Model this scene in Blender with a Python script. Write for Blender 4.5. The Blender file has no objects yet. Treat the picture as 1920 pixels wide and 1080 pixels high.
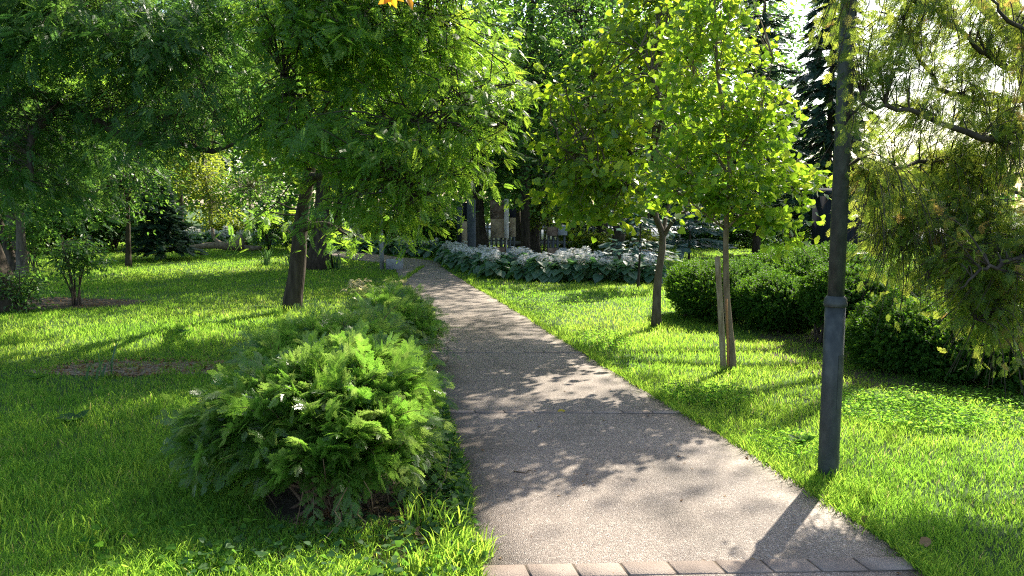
import bpy, math, random
import numpy as np
from mathutils import Vector

SEED = 7
rng = np.random.default_rng(SEED)
C = bpy.context.scene.collection
W, H, F = 1920.0, 1080.0, 1450.0
CAM_H, PITCH = 1.6, math.radians(6.1)
SP, CP = math.sin(PITCH), math.cos(PITCH)
SUN_AZ, SUN_EL = math.radians(34), math.radians(40)

# ------------------------------------------------------------------ survey helpers
def gp(u, v, z=0.0):
    """ground point that the photograph shows at (u, v)"""
    x, yu = (u - W / 2) / F, (H / 2 - v) / F
    d = (x, CP + yu * SP, -SP + yu * CP)
    t = (z - CAM_H) / d[2]
    return np.array([d[0] * t, d[1] * t, z])

def at(u, v, Y):
    """point at ground distance Y that the photograph shows at (u, v)"""
    x, yu = (u - W / 2) / F, (H / 2 - v) / F
    d = (x, CP + yu * SP, -SP + yu * CP)
    t = Y / d[1]
    return np.array([d[0] * t, Y, CAM_H + d[2] * t])

def nrm(a):
    a = np.asarray(a, float)
    return a / np.maximum(np.linalg.norm(a, axis=-1, keepdims=True), 1e-9)

# ------------------------------------------------------------------ mesh accumulator
class Acc:
    def __init__(s):
        s.V, s.F, s.N, s.R, s.M, s.n = [], [], [], [], [], 0
    def add(s, V, F, N, rnd=None, mat=0):
        V = np.asarray(V, np.float32).reshape(-1, 3)
        s.V.append(V); s.F.append(np.asarray(F, np.int64) + s.n); s.N.append(np.asarray(N, np.int64))
        r = np.full(len(V), 0.5, np.float32) if rnd is None else np.broadcast_to(np.asarray(rnd, np.float32), (len(V),))
        s.R.append(r); s.M.append(np.full(len(s.N[-1]), mat, np.int32)); s.n += len(V)
    def polys(s, V, faces, rnd=None, mat=0):
        s.add(V, [i for f in faces for i in f], [len(f) for f in faces], rnd, mat)
    def inst(s, T, pos, X, Y, Z, sc, rnd, mat=0):
        tv, tf, tn = T
        k = len(pos)
        if k == 0: return
        sc = np.asarray(sc, float)
        if sc.ndim == 0: sc = np.full(k, float(sc))
        v = (tv[None, :, 0, None] * X[:, None] + tv[None, :, 1, None] * Y[:, None] + tv[None, :, 2, None] * Z[:, None]) * sc[:, None, None] + pos[:, None]
        f = (tf[None] + (np.arange(k) * len(tv))[:, None]).ravel()
        s.add(v.reshape(-1, 3), f, np.tile(tn, k), np.repeat(np.asarray(rnd, np.float32), len(tv)), mat)
    def tube(s, pts, rad, sides=6, rnd=None, mat=0, cap=True, wob=0.0):
        pts = np.asarray(pts, float); n = len(pts)
        rad = np.full(n, rad) if np.ndim(rad) == 0 else np.asarray(rad, float)
        t = np.gradient(pts, axis=0); t = nrm(t)
        ref = np.array([0, 0, 1.0]) if abs(t[0][2]) < .8 else np.array([1.0, 0, 0])
        a = nrm(np.cross(t, ref)); b = np.cross(t, a)
        ang = np.linspace(0, 2 * math.pi, sides, endpoint=False)
        rr = rad[:, None] * (1 + (wob * rng.normal(size=(n, sides)) if wob else 0))
        V = pts[:, None] + rr[..., None] * (np.cos(ang)[None, :, None] * a[:, None] + np.sin(ang)[None, :, None] * b[:, None])
        i, j = np.meshgrid(np.arange(n - 1), np.arange(sides), indexing='ij')
        j2 = (j + 1) % sides
        q = np.stack([i * sides + j, i * sides + j2, (i + 1) * sides + j2, (i + 1) * sides + j], -1).reshape(-1)
        N = [4] * ((n - 1) * sides); q = list(q)
        if cap:
            q += list(range(sides))[::-1] + list(range((n - 1) * sides, n * sides)); N += [sides, sides]
        s.add(V.reshape(-1, 3), q, N, rnd, mat)
    def box(s, c, size, rot=0.0, rnd=None, mat=0, bev=0.0):
        x, y, z = np.asarray(size) / 2
        b = bev
        if b <= 0:
            V = np.array([[i * x, j * y, k * z] for i in (-1, 1) for j in (-1, 1) for k in (-1, 1)], float)
            Fs = [(0, 1, 3, 2), (4, 6, 7, 5), (0, 4, 5, 1), (2, 3, 7, 6), (0, 2, 6, 4), (1, 5, 7, 3)]
        else:
            V, Fs, idx = [], [], {}
            for i in (-1, 1):
                for j in (-1, 1):
                    for k in (-1, 1):
                        for ax in range(3):
                            p = [i * (x - b), j * (y - b), k * (z - b)]
                            p[ax] = (i, j, k)[ax] * (x, y, z)[ax]
                            idx[(i, j, k, ax)] = len(V); V.append(p)
            def f(*k): Fs.append(tuple(idx[q] for q in k))
            for sgn in (-1, 1):
                f((sgn, -1, -1, 0), (sgn, 1, -1, 0), (sgn, 1, 1, 0), (sgn, -1, 1, 0))
                f((-1, sgn, -1, 1), (1, sgn, -1, 1), (1, sgn, 1, 1), (-1, sgn, 1, 1))
                f((-1, -1, sgn, 2), (1, -1, sgn, 2), (1, 1, sgn, 2), (-1, 1, sgn, 2))
            for a in (-1, 1):
                for c_ in (-1, 1):
                    f((a, c_, -1, 0), (a, c_, 1, 0), (a, c_, 1, 1), (a, c_, -1, 1))
                    f((a, -1, c_, 0), (a, 1, c_, 0), (a, 1, c_, 2), (a, -1, c_, 2))
                    f((-1, a, c_, 1), (1, a, c_, 1), (1, a, c_, 2), (-1, a, c_, 2))
                    for k in (-1, 1): f((a, c_, k, 0), (a, c_, k, 1), (a, c_, k, 2))
            V = np.array(V)
        ca, sa = math.cos(rot), math.sin(rot)
        V = np.stack([V[:, 0] * ca - V[:, 1] * sa, V[:, 0] * sa + V[:, 1] * ca, V[:, 2]], 1) + np.asarray(c, float)
        s.polys(V, Fs, rnd, mat)
    def build(s, name, mats, parent=None, smooth=False, origin=None):
        V = np.concatenate(s.V); Fi = np.concatenate(s.F).astype(np.int32); N = np.concatenate(s.N).astype(np.int32)
        if origin is not None: V = V - np.asarray(origin, np.float32)
        me = bpy.data.meshes.new(name)
        me.vertices.add(len(V)); me.vertices.foreach_set('co', V.ravel().astype(np.float32))
        me.loops.add(len(Fi)); me.loops.foreach_set('vertex_index', Fi)
        me.polygons.add(len(N))
        st = np.concatenate([[0], np.cumsum(N)[:-1]]).astype(np.int32)
        me.polygons.foreach_set('loop_start', st); me.polygons.foreach_set('loop_total', N)
        me.polygons.foreach_set('material_index', np.concatenate(s.M))
        if smooth: me.polygons.foreach_set('use_smooth', np.ones(len(N), bool))
        at_ = me.attributes.new('rnd', 'FLOAT', 'POINT'); at_.data.foreach_set('value', np.concatenate(s.R))
        for m in (mats if isinstance(mats, (list, tuple)) else [mats]): me.materials.append(m)
        me.update(calc_edges=True)
        if s.__dict__.get('fixn'): me.validate()
        o = bpy.data.objects.new(name, me); C.objects.link(o)
        if parent is not None: o.parent = parent
        if origin is not None and parent is None: o.location = origin
        return o

def tag(o, label=None, cat=None, group=None, kind=None):
    if label: o['label'] = label
    if cat: o['category'] = cat
    if group: o['group'] = group
    if kind: o['kind'] = kind
    return o

def thing(name, label, cat, loc, group=None):
    o = bpy.data.objects.new(name, None); C.objects.link(o)
    o.location = [float(x) for x in loc]; o.empty_display_size = .1
    return tag(o, label, cat, group)

def dup(o, loc, rz=0.0, sc=1.0, label=None, group=None):
    c = o.copy(); C.objects.link(c)
    c.location = [float(x) for x in loc]; c.rotation_euler = (0, 0, rz)
    c.scale = (sc, sc, sc) if np.ndim(sc) == 0 else sc
    if label: c['label'] = label
    if group: c['group'] = group
    for ch in list(o.children):
        d = ch.copy(); C.objects.link(d); d.parent = c
        for g in list(ch.children):
            e = g.copy(); C.objects.link(e); e.parent = d
    return c

# ------------------------------------------------------------------ materials
def newmat(name):
    m = bpy.data.materials.new(name); m.use_nodes = True
    nt = m.node_tree; nt.nodes.clear()
    out = nt.nodes.new('ShaderNodeOutputMaterial')
    return m, nt, out

def ramp(nt, stops):
    r = nt.nodes.new('ShaderNodeValToRGB'); e = r.color_ramp.elements
    while len(e) < len(stops): e.new(.5)
    for el, (p, c) in zip(e, stops): el.position = p; el.color = (*c, 1)
    return r

def leafmat(name, cols, tcols, trans=.45, rough=.45, spec=.35):
    """leaf surface: reflected colour cols, light let through tcols, varied leaf by leaf"""
    m, nt, out = newmat(name); L = nt.links.new
    a = nt.nodes.new('ShaderNodeAttribute'); a.attribute_name = 'rnd'
    k = len(cols)
    r1 = ramp(nt, [(i / max(k - 1, 1), c) for i, c in enumerate(cols)])
    k2 = len(tcols)
    r2 = ramp(nt, [(i / max(k2 - 1, 1), c) for i, c in enumerate(tcols)])
    L(a.outputs['Fac'], r1.inputs[0]); L(a.outputs['Fac'], r2.inputs[0])
    p = nt.nodes.new('ShaderNodeBsdfPrincipled'); p.inputs['Roughness'].default_value = rough
    p.inputs['Specular IOR Level'].default_value = spec
    L(r1.outputs[0], p.inputs['Base Color'])
    t = nt.nodes.new('ShaderNodeBsdfTranslucent'); L(r2.outputs[0], t.inputs['Color'])
    mx = nt.nodes.new('ShaderNodeMixShader'); mx.inputs[0].default_value = trans
    L(p.outputs[0], mx.inputs[1]); L(t.outputs[0], mx.inputs[2]); L(mx.outputs[0], out.inputs[0])
    return m

def noisemat(name, cols, scale=8.0, rough=.85, bump=.3, stretch=(1, 1, 1), detail=6, spec=.25, bscale=None, metal=0.0, stops=None):
    m, nt, out = newmat(name); L = nt.links.new
    tc = nt.nodes.new('ShaderNodeTexCoord'); mp = nt.nodes.new('ShaderNodeMapping'); mp.inputs['Scale'].default_value = stretch
    L(tc.outputs['Object'], mp.inputs[0])
    n = nt.nodes.new('ShaderNodeTexNoise'); n.inputs['Scale'].default_value = scale; n.inputs['Detail'].default_value = detail
    L(mp.outputs[0], n.inputs['Vector'])
    k = len(cols)
    stops = stops or [.3 + .4 * i / max(k - 1, 1) for i in range(k)]
    r = ramp(nt, list(zip(stops, cols))); L(n.outputs[0], r.inputs[0])
    p = nt.nodes.new('ShaderNodeBsdfPrincipled'); p.inputs['Roughness'].default_value = rough
    p.inputs['Specular IOR Level'].default_value = spec; p.inputs['Metallic'].default_value = metal
    L(r.outputs[0], p.inputs['Base Color'])
    if bump:
        n2 = nt.nodes.new('ShaderNodeTexNoise'); n2.inputs['Scale'].default_value = bscale or scale * 2; n2.inputs['Detail'].default_value = 8
        L(mp.outputs[0], n2.inputs['Vector'])
        b = nt.nodes.new('ShaderNodeBump'); b.inputs['Strength'].default_value = bump; b.inputs['Distance'].default_value = .02
        L(n2.outputs[0], b.inputs['Height']); L(b.outputs[0], p.inputs['Normal'])
    L(p.outputs[0], out.inputs[0])
    return m

def pathmat():
    """exposed-aggregate concrete: small pale, pink and dark stones in a grey-beige binder"""
    m, nt, out = newmat('aggregate'); L = nt.links.new
    tc = nt.nodes.new('ShaderNodeTexCoord')
    vo = nt.nodes.new('ShaderNodeTexVoronoi'); vo.inputs['Scale'].default_value = 165
    L(tc.outputs['Object'], vo.inputs['Vector'])
    sep = nt.nodes.new('ShaderNodeSeparateColor'); L(vo.outputs['Color'], sep.inputs[0])
    r = ramp(nt, [(0, (.1, .078, .066)), (.18, (.15, .119, .1)), (.5, (.19, .152, .128)), (.8, (.235, .19, .16)), (.93, (.335, .288, .252)), (1, (.4, .36, .325))])
    L(sep.outputs[0], r.inputs[0])
    n = nt.nodes.new('ShaderNodeTexNoise'); n.inputs['Scale'].default_value = 1.7; n.inputs['Detail'].default_value = 7
    L(tc.outputs['Object'], n.inputs['Vector'])
    r2 = ramp(nt, [(.3, (.66, .64, .62)), (.45, (.92, .9, .88)), (.66, (1.1, 1.07, 1.04))]); L(n.outputs[0], r2.inputs[0])
    mul = nt.nodes.new('ShaderNodeMix'); mul.data_type = 'RGBA'; mul.blend_type = 'MULTIPLY'; mul.inputs[0].default_value = 1
    L(r.outputs[0], mul.inputs[6]); L(r2.outputs[0], mul.inputs[7])
    n3 = nt.nodes.new('ShaderNodeTexNoise'); n3.inputs['Scale'].default_value = .55; n3.inputs['Detail'].default_value = 9; n3.inputs['Roughness'].default_value = .7; n3.inputs['Distortion'].default_value = .6
    L(tc.outputs['Object'], n3.inputs['Vector'])
    r3 = ramp(nt, [(.36, (.7, .67, .64)), (.46, (.95, .94, .93)), (.62, (1.0, 1.0, 1.0)), (.7, (.86, .83, .8))]); L(n3.outputs[0], r3.inputs[0])
    mu2 = nt.nodes.new('ShaderNodeMix'); mu2.data_type = 'RGBA'; mu2.blend_type = 'MULTIPLY'; mu2.inputs[0].default_value = 1
    L(mul.outputs[2], mu2.inputs[6]); L(r3.outputs[0], mu2.inputs[7])
    p = nt.nodes.new('ShaderNodeBsdfPrincipled'); p.inputs['Roughness'].default_value = .62; p.inputs['Specular IOR Level'].default_value = .4
    L(mu2.outputs[2], p.inputs['Base Color'])
    b = nt.nodes.new('ShaderNodeBump'); b.inputs['Strength'].default_value = .8; b.inputs['Distance'].default_value = .006
    inv = nt.nodes.new('ShaderNodeMath'); inv.operation = 'SUBTRACT'; inv.inputs[0].default_value = 1.0
    L(vo.outputs['Distance'], inv.inputs[1]); L(inv.outputs[0], b.inputs['Height']); L(b.outputs[0], p.inputs['Normal'])
    L(p.outputs[0], out.inputs[0])
    return m

def plainmat(name, col, rough=.5, metal=0.0, spec=.5):
    m, nt, out = newmat(name)
    p = nt.nodes.new('ShaderNodeBsdfPrincipled'); p.inputs['Base Color'].default_value = (*col, 1)
    p.inputs['Roughness'].default_value = rough; p.inputs['Metallic'].default_value = metal; p.inputs['Specular IOR Level'].default_value = spec
    nt.links.new(p.outputs[0], out.inputs[0]); return m

M = {}
M['grass'] = leafmat('grass_blades', [(.035, .1, .018), (.055, .13, .022), (.09, .15, .028), (.2, .17, .07)], [(.24, .52, .05), (.36, .63, .06), (.5, .68, .08), (.58, .5, .2)], .56, .65, .06)
M['pinnate'] = leafmat('pinnate_leaves', [(.04, .1, .024), (.055, .125, .028), (.08, .145, .03)], [(.24, .5, .05), (.36, .62, .05), (.54, .7, .06)], .55, .4)
M['pinnate_shaded'] = leafmat('shaded_pinnate_leaves', [(.024, .07, .026), (.034, .088, .03), (.05, .105, .032)], [(.12, .32, .06), (.19, .4, .06), (.3, .5, .07)], .48, .42)  # pinnate leaf copy darkened to put the left canopy's shade into its colour
M['linden'] = leafmat('linden_leaves', [(.04, .095, .016), (.055, .115, .02), (.08, .14, .022)], [(.26, .48, .02), (.4, .58, .025), (.6, .68, .04)], .52, .4)
M['ginkgo'] = leafmat('ginkgo_leaves', [(.045, .105, .016), (.06, .125, .02), (.1, .14, .022)], [(.34, .6, .03), (.44, .68, .04), (.68, .74, .06)], .55, .38)
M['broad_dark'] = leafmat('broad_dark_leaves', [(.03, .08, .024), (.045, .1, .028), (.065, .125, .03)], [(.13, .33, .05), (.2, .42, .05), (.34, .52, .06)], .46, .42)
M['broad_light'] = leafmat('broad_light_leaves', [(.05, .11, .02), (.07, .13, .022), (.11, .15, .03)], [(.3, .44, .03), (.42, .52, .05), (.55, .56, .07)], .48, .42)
M['thuja'] = leafmat('thuja_scale_leaves', [(.045, .11, .016), (.065, .135, .02), (.1, .15, .03)], [(.22, .52, .05), (.33, .6, .07), (.5, .62, .16)], .46, .3, .6)
M['cypress'] = leafmat('cypress_scale_leaves', [(.04, .09, .016), (.06, .115, .02), (.09, .13, .025), (.15, .1, .03)], [(.34, .5, .06), (.46, .58, .07), (.6, .64, .1), (.62, .42, .12)], .55, .4, .4)
M['yew'] = leafmat('yew_needles', [(.02, .06, .012), (.032, .085, .014), (.05, .115, .018)], [(.12, .3, .015), (.18, .4, .02), (.28, .5, .03)], .35, .6, .15)
M['spruce'] = leafmat('spruce_needles', [(.018, .05, .03), (.028, .065, .04), (.04, .08, .045)], [(.05, .12, .05), (.08, .16, .07), (.1, .2, .08)], .25, .5, .3)
M['bluespruce'] = leafmat('blue_spruce_needles', [(.05, .1, .085), (.08, .13, .12), (.11, .17, .15)], [(.08, .16, .12), (.1, .2, .16), (.14, .24, .2)], .25, .5, .3)
M['hosta'] = leafmat('hosta_leaves', [(.06, .13, .08), (.08, .155, .095), (.11, .18, .115)], [(.12, .3, .08), (.16, .36, .1), (.22, .42, .12)], .35, .36, .45)
M['petal'] = leafmat('white_petals', [(.74, .74, .69), (.82, .82, .77)], [(.7, .68, .7), (.8, .78, .78)], .35, .5, .2)
M['ivy'] = leafmat('ivy_leaves', [(.02, .06, .018), (.03, .085, .022), (.055, .11, .03)], [(.12, .3, .03), (.16, .36, .04), (.22, .42, .05)], .4, .55, .15)
M['clover'] = leafmat('clover_leaves', [(.04, .11, .015), (.055, .13, .018), (.075, .14, .025)], [(.24, .58, .05), (.32, .64, .06), (.4, .68, .07)], .54, .65, .06)
M['iris'] = leafmat('iris_leaves', [(.05, .11, .05), (.065, .125, .06)], [(.14, .3, .07), (.2, .36, .08)], .4, .4)
M['cream'] = leafmat('cream_edged_leaves', [(.06, .12, .03), (.45, .4, .22), (.6, .52, .32)], [(.3, .42, .05), (.6, .55, .25), (.7, .6, .35)], .45, .45)
M['litter'] = leafmat('dry_leaves', [(.12, .06, .03), (.22, .13, .06), (.3, .2, .1)], [(.2, .1, .03), (.3, .16, .05), (.4, .25, .08)], .25, .6, .2)
M['yellowleaf'] = leafmat('yellow_leaf', [(.5, .38, .03), (.55, .42, .04)], [(.7, .55, .04), (.75, .6, .05)], .45, .45)
M['orangeleaf'] = leafmat('turning_leaf', [(.4, .3, .02), (.45, .16, .02)], [(.85, .65, .03), (.9, .35, .03)], .55, .45)
M['bark'] = noisemat('brown_bark', [(.022, .017, .013), (.055, .042, .031), (.09, .07, .053)], 14, .9, .9, (1, 1, .22), bscale=30)
M['barkgrey'] = noisemat('grey_bark', [(.05, .045, .038), (.12, .1, .08), (.17, .15, .12)], 16, .9, .8, (1, 1, .3), bscale=40)
M['barkyoung'] = noisemat('smooth_young_bark', [(.06, .045, .028), (.11, .082, .05), (.15, .115, .075)], 22, .8, .5, (1, 1, .25), bscale=50)
M['barktan'] = noisemat('tan_young_bark', [(.12, .085, .05), (.2, .145, .085), (.27, .2, .125)], 22, .8, .5, (1, 1, .25), bscale=50)
M['barkpale'] = noisemat('pale_bark', [(.2, .17, .13), (.36, .32, .27)], 12, .85, .4, (1, 1, .5))
M['stem'] = noisemat('dry_brown_stems', [(.1, .06, .035), (.2, .125, .075)], 20, .9, .2)
M['greenstem'] = plainmat('green_stem', (.08, .14, .04), .6)
M['stake'] = noisemat('weathered_wood', [(.17, .12, .065), (.3, .225, .13), (.37, .29, .18)], 10, .85, .6, (3, 3, .5), bscale=40)
M['rod'] = noisemat('orange_brown_wood', [(.32, .15, .06), (.42, .22, .09)], 12, .8, .3)
M['soil'] = noisemat('soil', [(.03, .022, .015), (.06, .045, .03), (.1, .078, .05)], 9, .95, .8, bscale=60)
M['baresoil'] = noisemat('bare_soil_and_straw', [(.08, .058, .038), (.19, .145, .09), (.34, .28, .18)], 22, .95, .8, detail=9, bscale=80)
M['turf'] = noisemat('turf_ground', [(.02, .045, .01), (.035, .075, .014), (.05, .095, .02)], 3.0, .95, .6, detail=9, bscale=60)
M['path'] = pathmat()
M['brick'] = noisemat('paver_brick', [(.17, .13, .106), (.23, .18, .148), (.29, .235, .195)], 6, .8, .5, detail=8, bscale=140)
M['joint'] = noisemat('joint_sand', [(.09, .07, .052), (.14, .11, .08)], 60, .95, .3)
M['iron'] = noisemat('grey_green_paint', [(.03, .034, .031), (.042, .047, .043), (.065, .07, .062)], 30, .5, .12, (1, 1, .5), spec=.35, bscale=160)
M['concrete'] = noisemat('concrete', [(.2, .2, .19), (.3, .3, .285)], 18, .9, .5)
M['rust'] = noisemat('rusty_sheet', [(.11, .065, .042), (.19, .12, .08), (.27, .2, .14)], 9, .7, .3, detail=8)
M['rustpale'] = noisemat('pale_rust_sheet', [(.24, .16, .09), (.33, .24, .15), (.42, .32, .2)], 9, .75, .3, detail=8)
M['darksteel'] = noisemat('dark_steel_sheet', [(.05, .058, .066), (.085, .092, .1)], 6, .5, .1, spec=.5)
M['palesteel'] = noisemat('pale_steel', [(.5, .42, .36), (.62, .55, .5)], 8, .45, .1, spec=.5)
M['greysteel'] = noisemat('grey_steel', [(.2, .21, .215), (.28, .29, .29)], 8, .5, .1, spec=.5)
M['fence'] = noisemat('weathered_grey_boards', [(.18, .165, .15), (.27, .25, .23)], 8, .9, .4, (1, 1, .2))
M['log'] = noisemat('weathered_log', [(.1, .075, .055), (.2, .15, .11), (.27, .21, .16)], 10, .9, .7, (1, 1, 1))
M['wall'] = noisemat('pale_render', [(.62, .61, .59), (.74, .73, .71)], 3, .9, .2)
M['plaza'] = noisemat('pale_paving', [(.5, .49, .47), (.62, .61, .59)], 1.2, .85, .1)
M['glass'] = plainmat('dark_window_glass', (.03, .035, .04), .08, 0, .6)
M['shed'] = noisemat('dark_boards', [(.02, .022, .03), (.035, .037, .048)], 7, .95, .2, (1, 1, .2), spec=.05)
M['lampglass'] = plainmat('frosted_lamp_glass', (.7, .7, .68), .4)

# ------------------------------------------------------------------ leaf templates (length 1 along +Y, face +Z)
def T(V, Fs):
    return np.array(V, float), np.array([i for f in Fs for i in f], np.int64), np.array([len(f) for f in Fs], np.int64)

def t_heart():
    h = .13
    V = [(0, .08, 0), (.3, -.06, .3 * h), (.48, .2, .48 * h), (.42, .55, .42 * h), (0, 1.05, -.08), (-.3, -.06, .3 * h), (-.48, .2, .48 * h), (-.42, .55, .42 * h), (.012, -.35, .06), (-.012, -.35, .06)]
    return T(V, [(0, 1, 2, 3, 4), (0, 4, 7, 6, 5), (8, 0, 9)])
def t_fan():
    V = [(0, 0, 0), (.5, .5, .1), (.4, .78, .06), (.1, .86, 0), (0, .7, -.02), (-.1, .86, 0), (-.4, .78, .06), (-.5, .5, .1), (.015, -.5, .05), (-.015, -.5, .05)]
    return T(V, [(0, 1, 2, 3, 4), (0, 4, 5, 6, 7), (8, 0, 9)])
def t_pinnate(n=7, w=.05, L=.32):
    V, Fs = [(-.008, 0, 0), (.008, 0, 0), (0, 1, -.2)], [(0, 1, 2)]
    for i in range(n):
        y = .16 + .76 * i / n
        for sg in (-1, 1):
            l = L * (1 - .35 * abs(i - n * .35) / n); z = -.2 * y * y
            b = np.array([0, y + (.03 if sg > 0 else 0), z]); d = nrm(np.array([sg * .9, .45, -.18])); s = nrm(np.array([-sg * .45, .9, 0])) * w
            k = len(V); V += [tuple(b), tuple(b + d * l * .45 + s), tuple(b + d * l), tuple(b + d * l * .45 - s)]; Fs.append((k, k + 1, k + 2, k + 3))
    k = len(V); V += [(0, .95, -.18), (w, 1.08, -.22), (0, 1.25, -.3), (-w, 1.08, -.22)]; Fs.append((k, k + 1, k + 2, k + 3))
    return T(V, Fs)
def t_blade_leaf():
    V = [(0, 0, 0), (.27, .3, .05), (.2, .65, .02), (0, 1, -.12), (-.2, .65, .02), (-.27, .3, .05)]
    return T(V, [(0, 1, 2, 3), (0, 3, 4, 5)])
def t_frond(n=8, sub=3, w=.02, L=.46, droop=.22):
    V, Fs = [], []
    def strip(a, b, w0):
        a, b = np.array(a), np.array(b); d = nrm(b - a); s = np.array([-d[1], d[0], 0]) * w0; k = len(V)
        V.extend([tuple(a - s * .7), tuple(a + (b - a) * .55 - s), tuple(b), tuple(a + (b - a) * .55 + s), tuple(a + s * .7)]); Fs.append((k, k + 1, k + 2, k + 3, k + 4))
    def z(y): return -droop * y * y
    for i in range(4):
        y0, y1 = i / 4, (i + 1) / 4 + .02
        strip((0, y0, z(y0)), (0, y1, z(y1)), w * .8)
    for i in range(n):
        for sg in (-1, 1):
            y = .1 + .82 * (i + (.5 if sg > 0 else 0)) / n
            l = L * (1 - .72 * y) * (.75 + .5 * ((i * 7 + (sg > 0) * 3) % 5) / 5)
            d = nrm(np.array([sg * .72, .7, 0])); a = np.array([0, y, z(y)]); b = a + d * l + np.array([0, 0, -.1 * l])
            strip(a, b, w)
            for j in range(sub):
                q = a + (b - a) * (.25 + .6 * j / max(sub, 1))
                for s2 in (-1, 1):
                    ang = math.radians(40) * s2; dd = np.array([d[0] * math.cos(ang) - d[1] * math.sin(ang), d[0] * math.sin(ang) + d[1] * math.cos(ang), -.12])
                    strip(q, q + dd * l * .36 * (1 - .2 * j), w * .85)
    return T(V, Fs)
def t_sprig(n=9, w=.07, L=.34):
    V, Fs = [], []
    for i in range(n):
        y = .05 + .85 * i / n
        for sg in (-1, 1):
            a = i * 2.4 + (0 if sg > 0 else math.pi)
            d = nrm(np.array([math.cos(a), .85, math.sin(a)])); s = nrm(np.cross(d, (0, 1, .2))) * w
            b = np.array([0, y, 0]); l = L * (1 - .45 * y); k = len(V)
            V += [tuple(b - s * .6), tuple(b + d * l * .6 - s), tuple(b + d * l), tuple(b + d * l * .6 + s), tuple(b + s * .6)]; Fs.append((k, k + 1, k + 2, k + 3, k + 4))
    k = len(V); V += [(-.03, 0, 0), (.03, 0, 0), (0, 1.05, 0)]; Fs.append((k, k + 1, k + 2))
    return T(V, Fs)
def t_spruce(n=7, w=.05, hang=.3):
    V, Fs = [(-.02, 0, 0), (.02, 0, 0), (0, 1, -.12)], [(0, 1, 2)]
    for i in range(n):
        y = .08 + .85 * i / n
        for sg in (-1, 1):
            l = .42 * (1 - .6 * y); b = np.array([0, y, -.12 * y]); d = np.array([sg * .75, .5, -hang]) * l
            s = np.array([-.3 * sg, .95, 0]) * w; k = len(V)
            V += [tuple(b - s), tuple(b + d * .6 - s), tuple(b + d), tuple(b + d * .6 + s), tuple(b + s)]; Fs.append((k, k + 1, k + 2, k + 3, k + 4))
    return T(V, Fs)

HEART, FAN, PIN, LEAF, FROND, FROND2, SPRIG, SPRAY = t_heart(), t_fan(), t_pinnate(), t_blade_leaf(), t_frond(8, 3, .0155, .5), t_frond(6, 2, .016, .55), t_sprig(), t_spruce()
PIN_FAR = t_pinnate(4, .1, .36)

def frames(ax, up):
    Y = nrm(ax); X = nrm(np.cross(Y, up)); Z = np.cross(X, Y)
    return X, Y, Z

def unit(n):
    return nrm(rng.normal(size=(n, 3)))

# ------------------------------------------------------------------ tree parts
def curve(a, b, n=7, sag=0.0, wig=.05):
    a, b = np.asarray(a, float), np.asarray(b, float); t = np.linspace(0, 1, n)[:, None]
    L = np.linalg.norm(b - a)
    p = a + (b - a) * t
    p[:, 2] += (sag * L * np.sin(math.pi * t)).ravel()
    w = rng.normal(size=(n, 3)) * wig * L * np.sin(math.pi * t) * .5
    return p + w

def spline(pts, n=14):
    pts = np.asarray(pts, float); k = len(pts)
    P = np.vstack([2 * pts[0] - pts[1], pts, 2 * pts[-1] - pts[-2]])
    out = []
    for s in np.linspace(0, k - 1 - 1e-6, n):
        i = int(s); t = s - i; p0, p1, p2, p3 = P[i:i + 4]
        out.append(.5 * (2 * p1 + (p2 - p0) * t + (2 * p0 - 5 * p1 + 4 * p2 - p3) * t * t + (3 * p1 - p0 - 3 * p2 + p3) * t ** 3))
    return np.array(out)

def leaves(acc, blobs, tmpl, size, n_clu, n_leaf, spread, shell=.55, droop=.3, flat=.6, upw=.9, jit=.6, limb=None, wood=None, twig_r=.008, rnd_shift=0.0, twigs=True):
    """clumps of leaves through the volume of a set of ellipsoids; returns the clump centres"""
    w = np.array([b[2] for b in blobs], float); w /= w.sum()
    cs = []
    for (c, r, _), k in zip(blobs, rng.multinomial(n_clu, w)):
        d = unit(k); rad = shell + (1 - shell) * rng.random(k) ** .6
        rad = np.where(rng.random(k) < .22, rng.random(k), rad)
        cs.append(np.concatenate([np.asarray(c) + d * rad[:, None] * np.asarray(r), np.tile(c, (k, 1))], 1))
    cs = np.concatenate(cs); cen, blob_c = cs[:, :3], cs[:, 3:]
    k = len(cen)
    out = cen - blob_c; out[:, 2] *= .5; out = nrm(out + rng.normal(size=(k, 3)) * .25 * np.linalg.norm(out, axis=1, keepdims=True).mean())
    ci = np.repeat(np.arange(k), n_leaf); n = len(ci)
    crnd = rng.random(k)
    along = rng.random(n) * 2 - 1
    pos = cen[ci] + out[ci] * (along * spread * 1.1)[:, None] + rng.normal(size=(n, 3)) * spread * np.array([.5, .5, .5 * flat])
    pos[:, 2] -= droop * spread * np.clip(along + .3, 0, 2) ** 2
    ax = out[ci] * .8 + rng.normal(size=(n, 3)) * .7; ax[:, 2] = ax[:, 2] * .5 - droop
    up = np.array([0, 0, upw]) + rng.normal(size=(n, 3)) * jit + out[ci] * .25
    X, Y, Z = frames(ax, up)
    rn = np.clip(.45 * crnd[ci] + .55 * rng.random(n) + rnd_shift, 0, 1)
    acc.inst(tmpl, pos, X, Y, Z, size * (.65 + .6 * rng.random(n)), rn)
    if wood is not None and limb is not None and twigs:
        for i in range(k):
            d2 = ((limb - cen[i]) ** 2).sum(1); j = rng.choice(np.argsort(d2)[:7])
            a = limb[j]; L = np.linalg.norm(cen[i] - a)
            if L > 1.7: continue
            p = np.vstack([curve(a, cen[i], 5, .06, .1), cen[i] + out[i] * spread * .7])
            r = twig_r * (1 + L * .5)
            wood.tube(p, np.linspace(r, r * .3, len(p)), 4, cap=False)
    return cen

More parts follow.
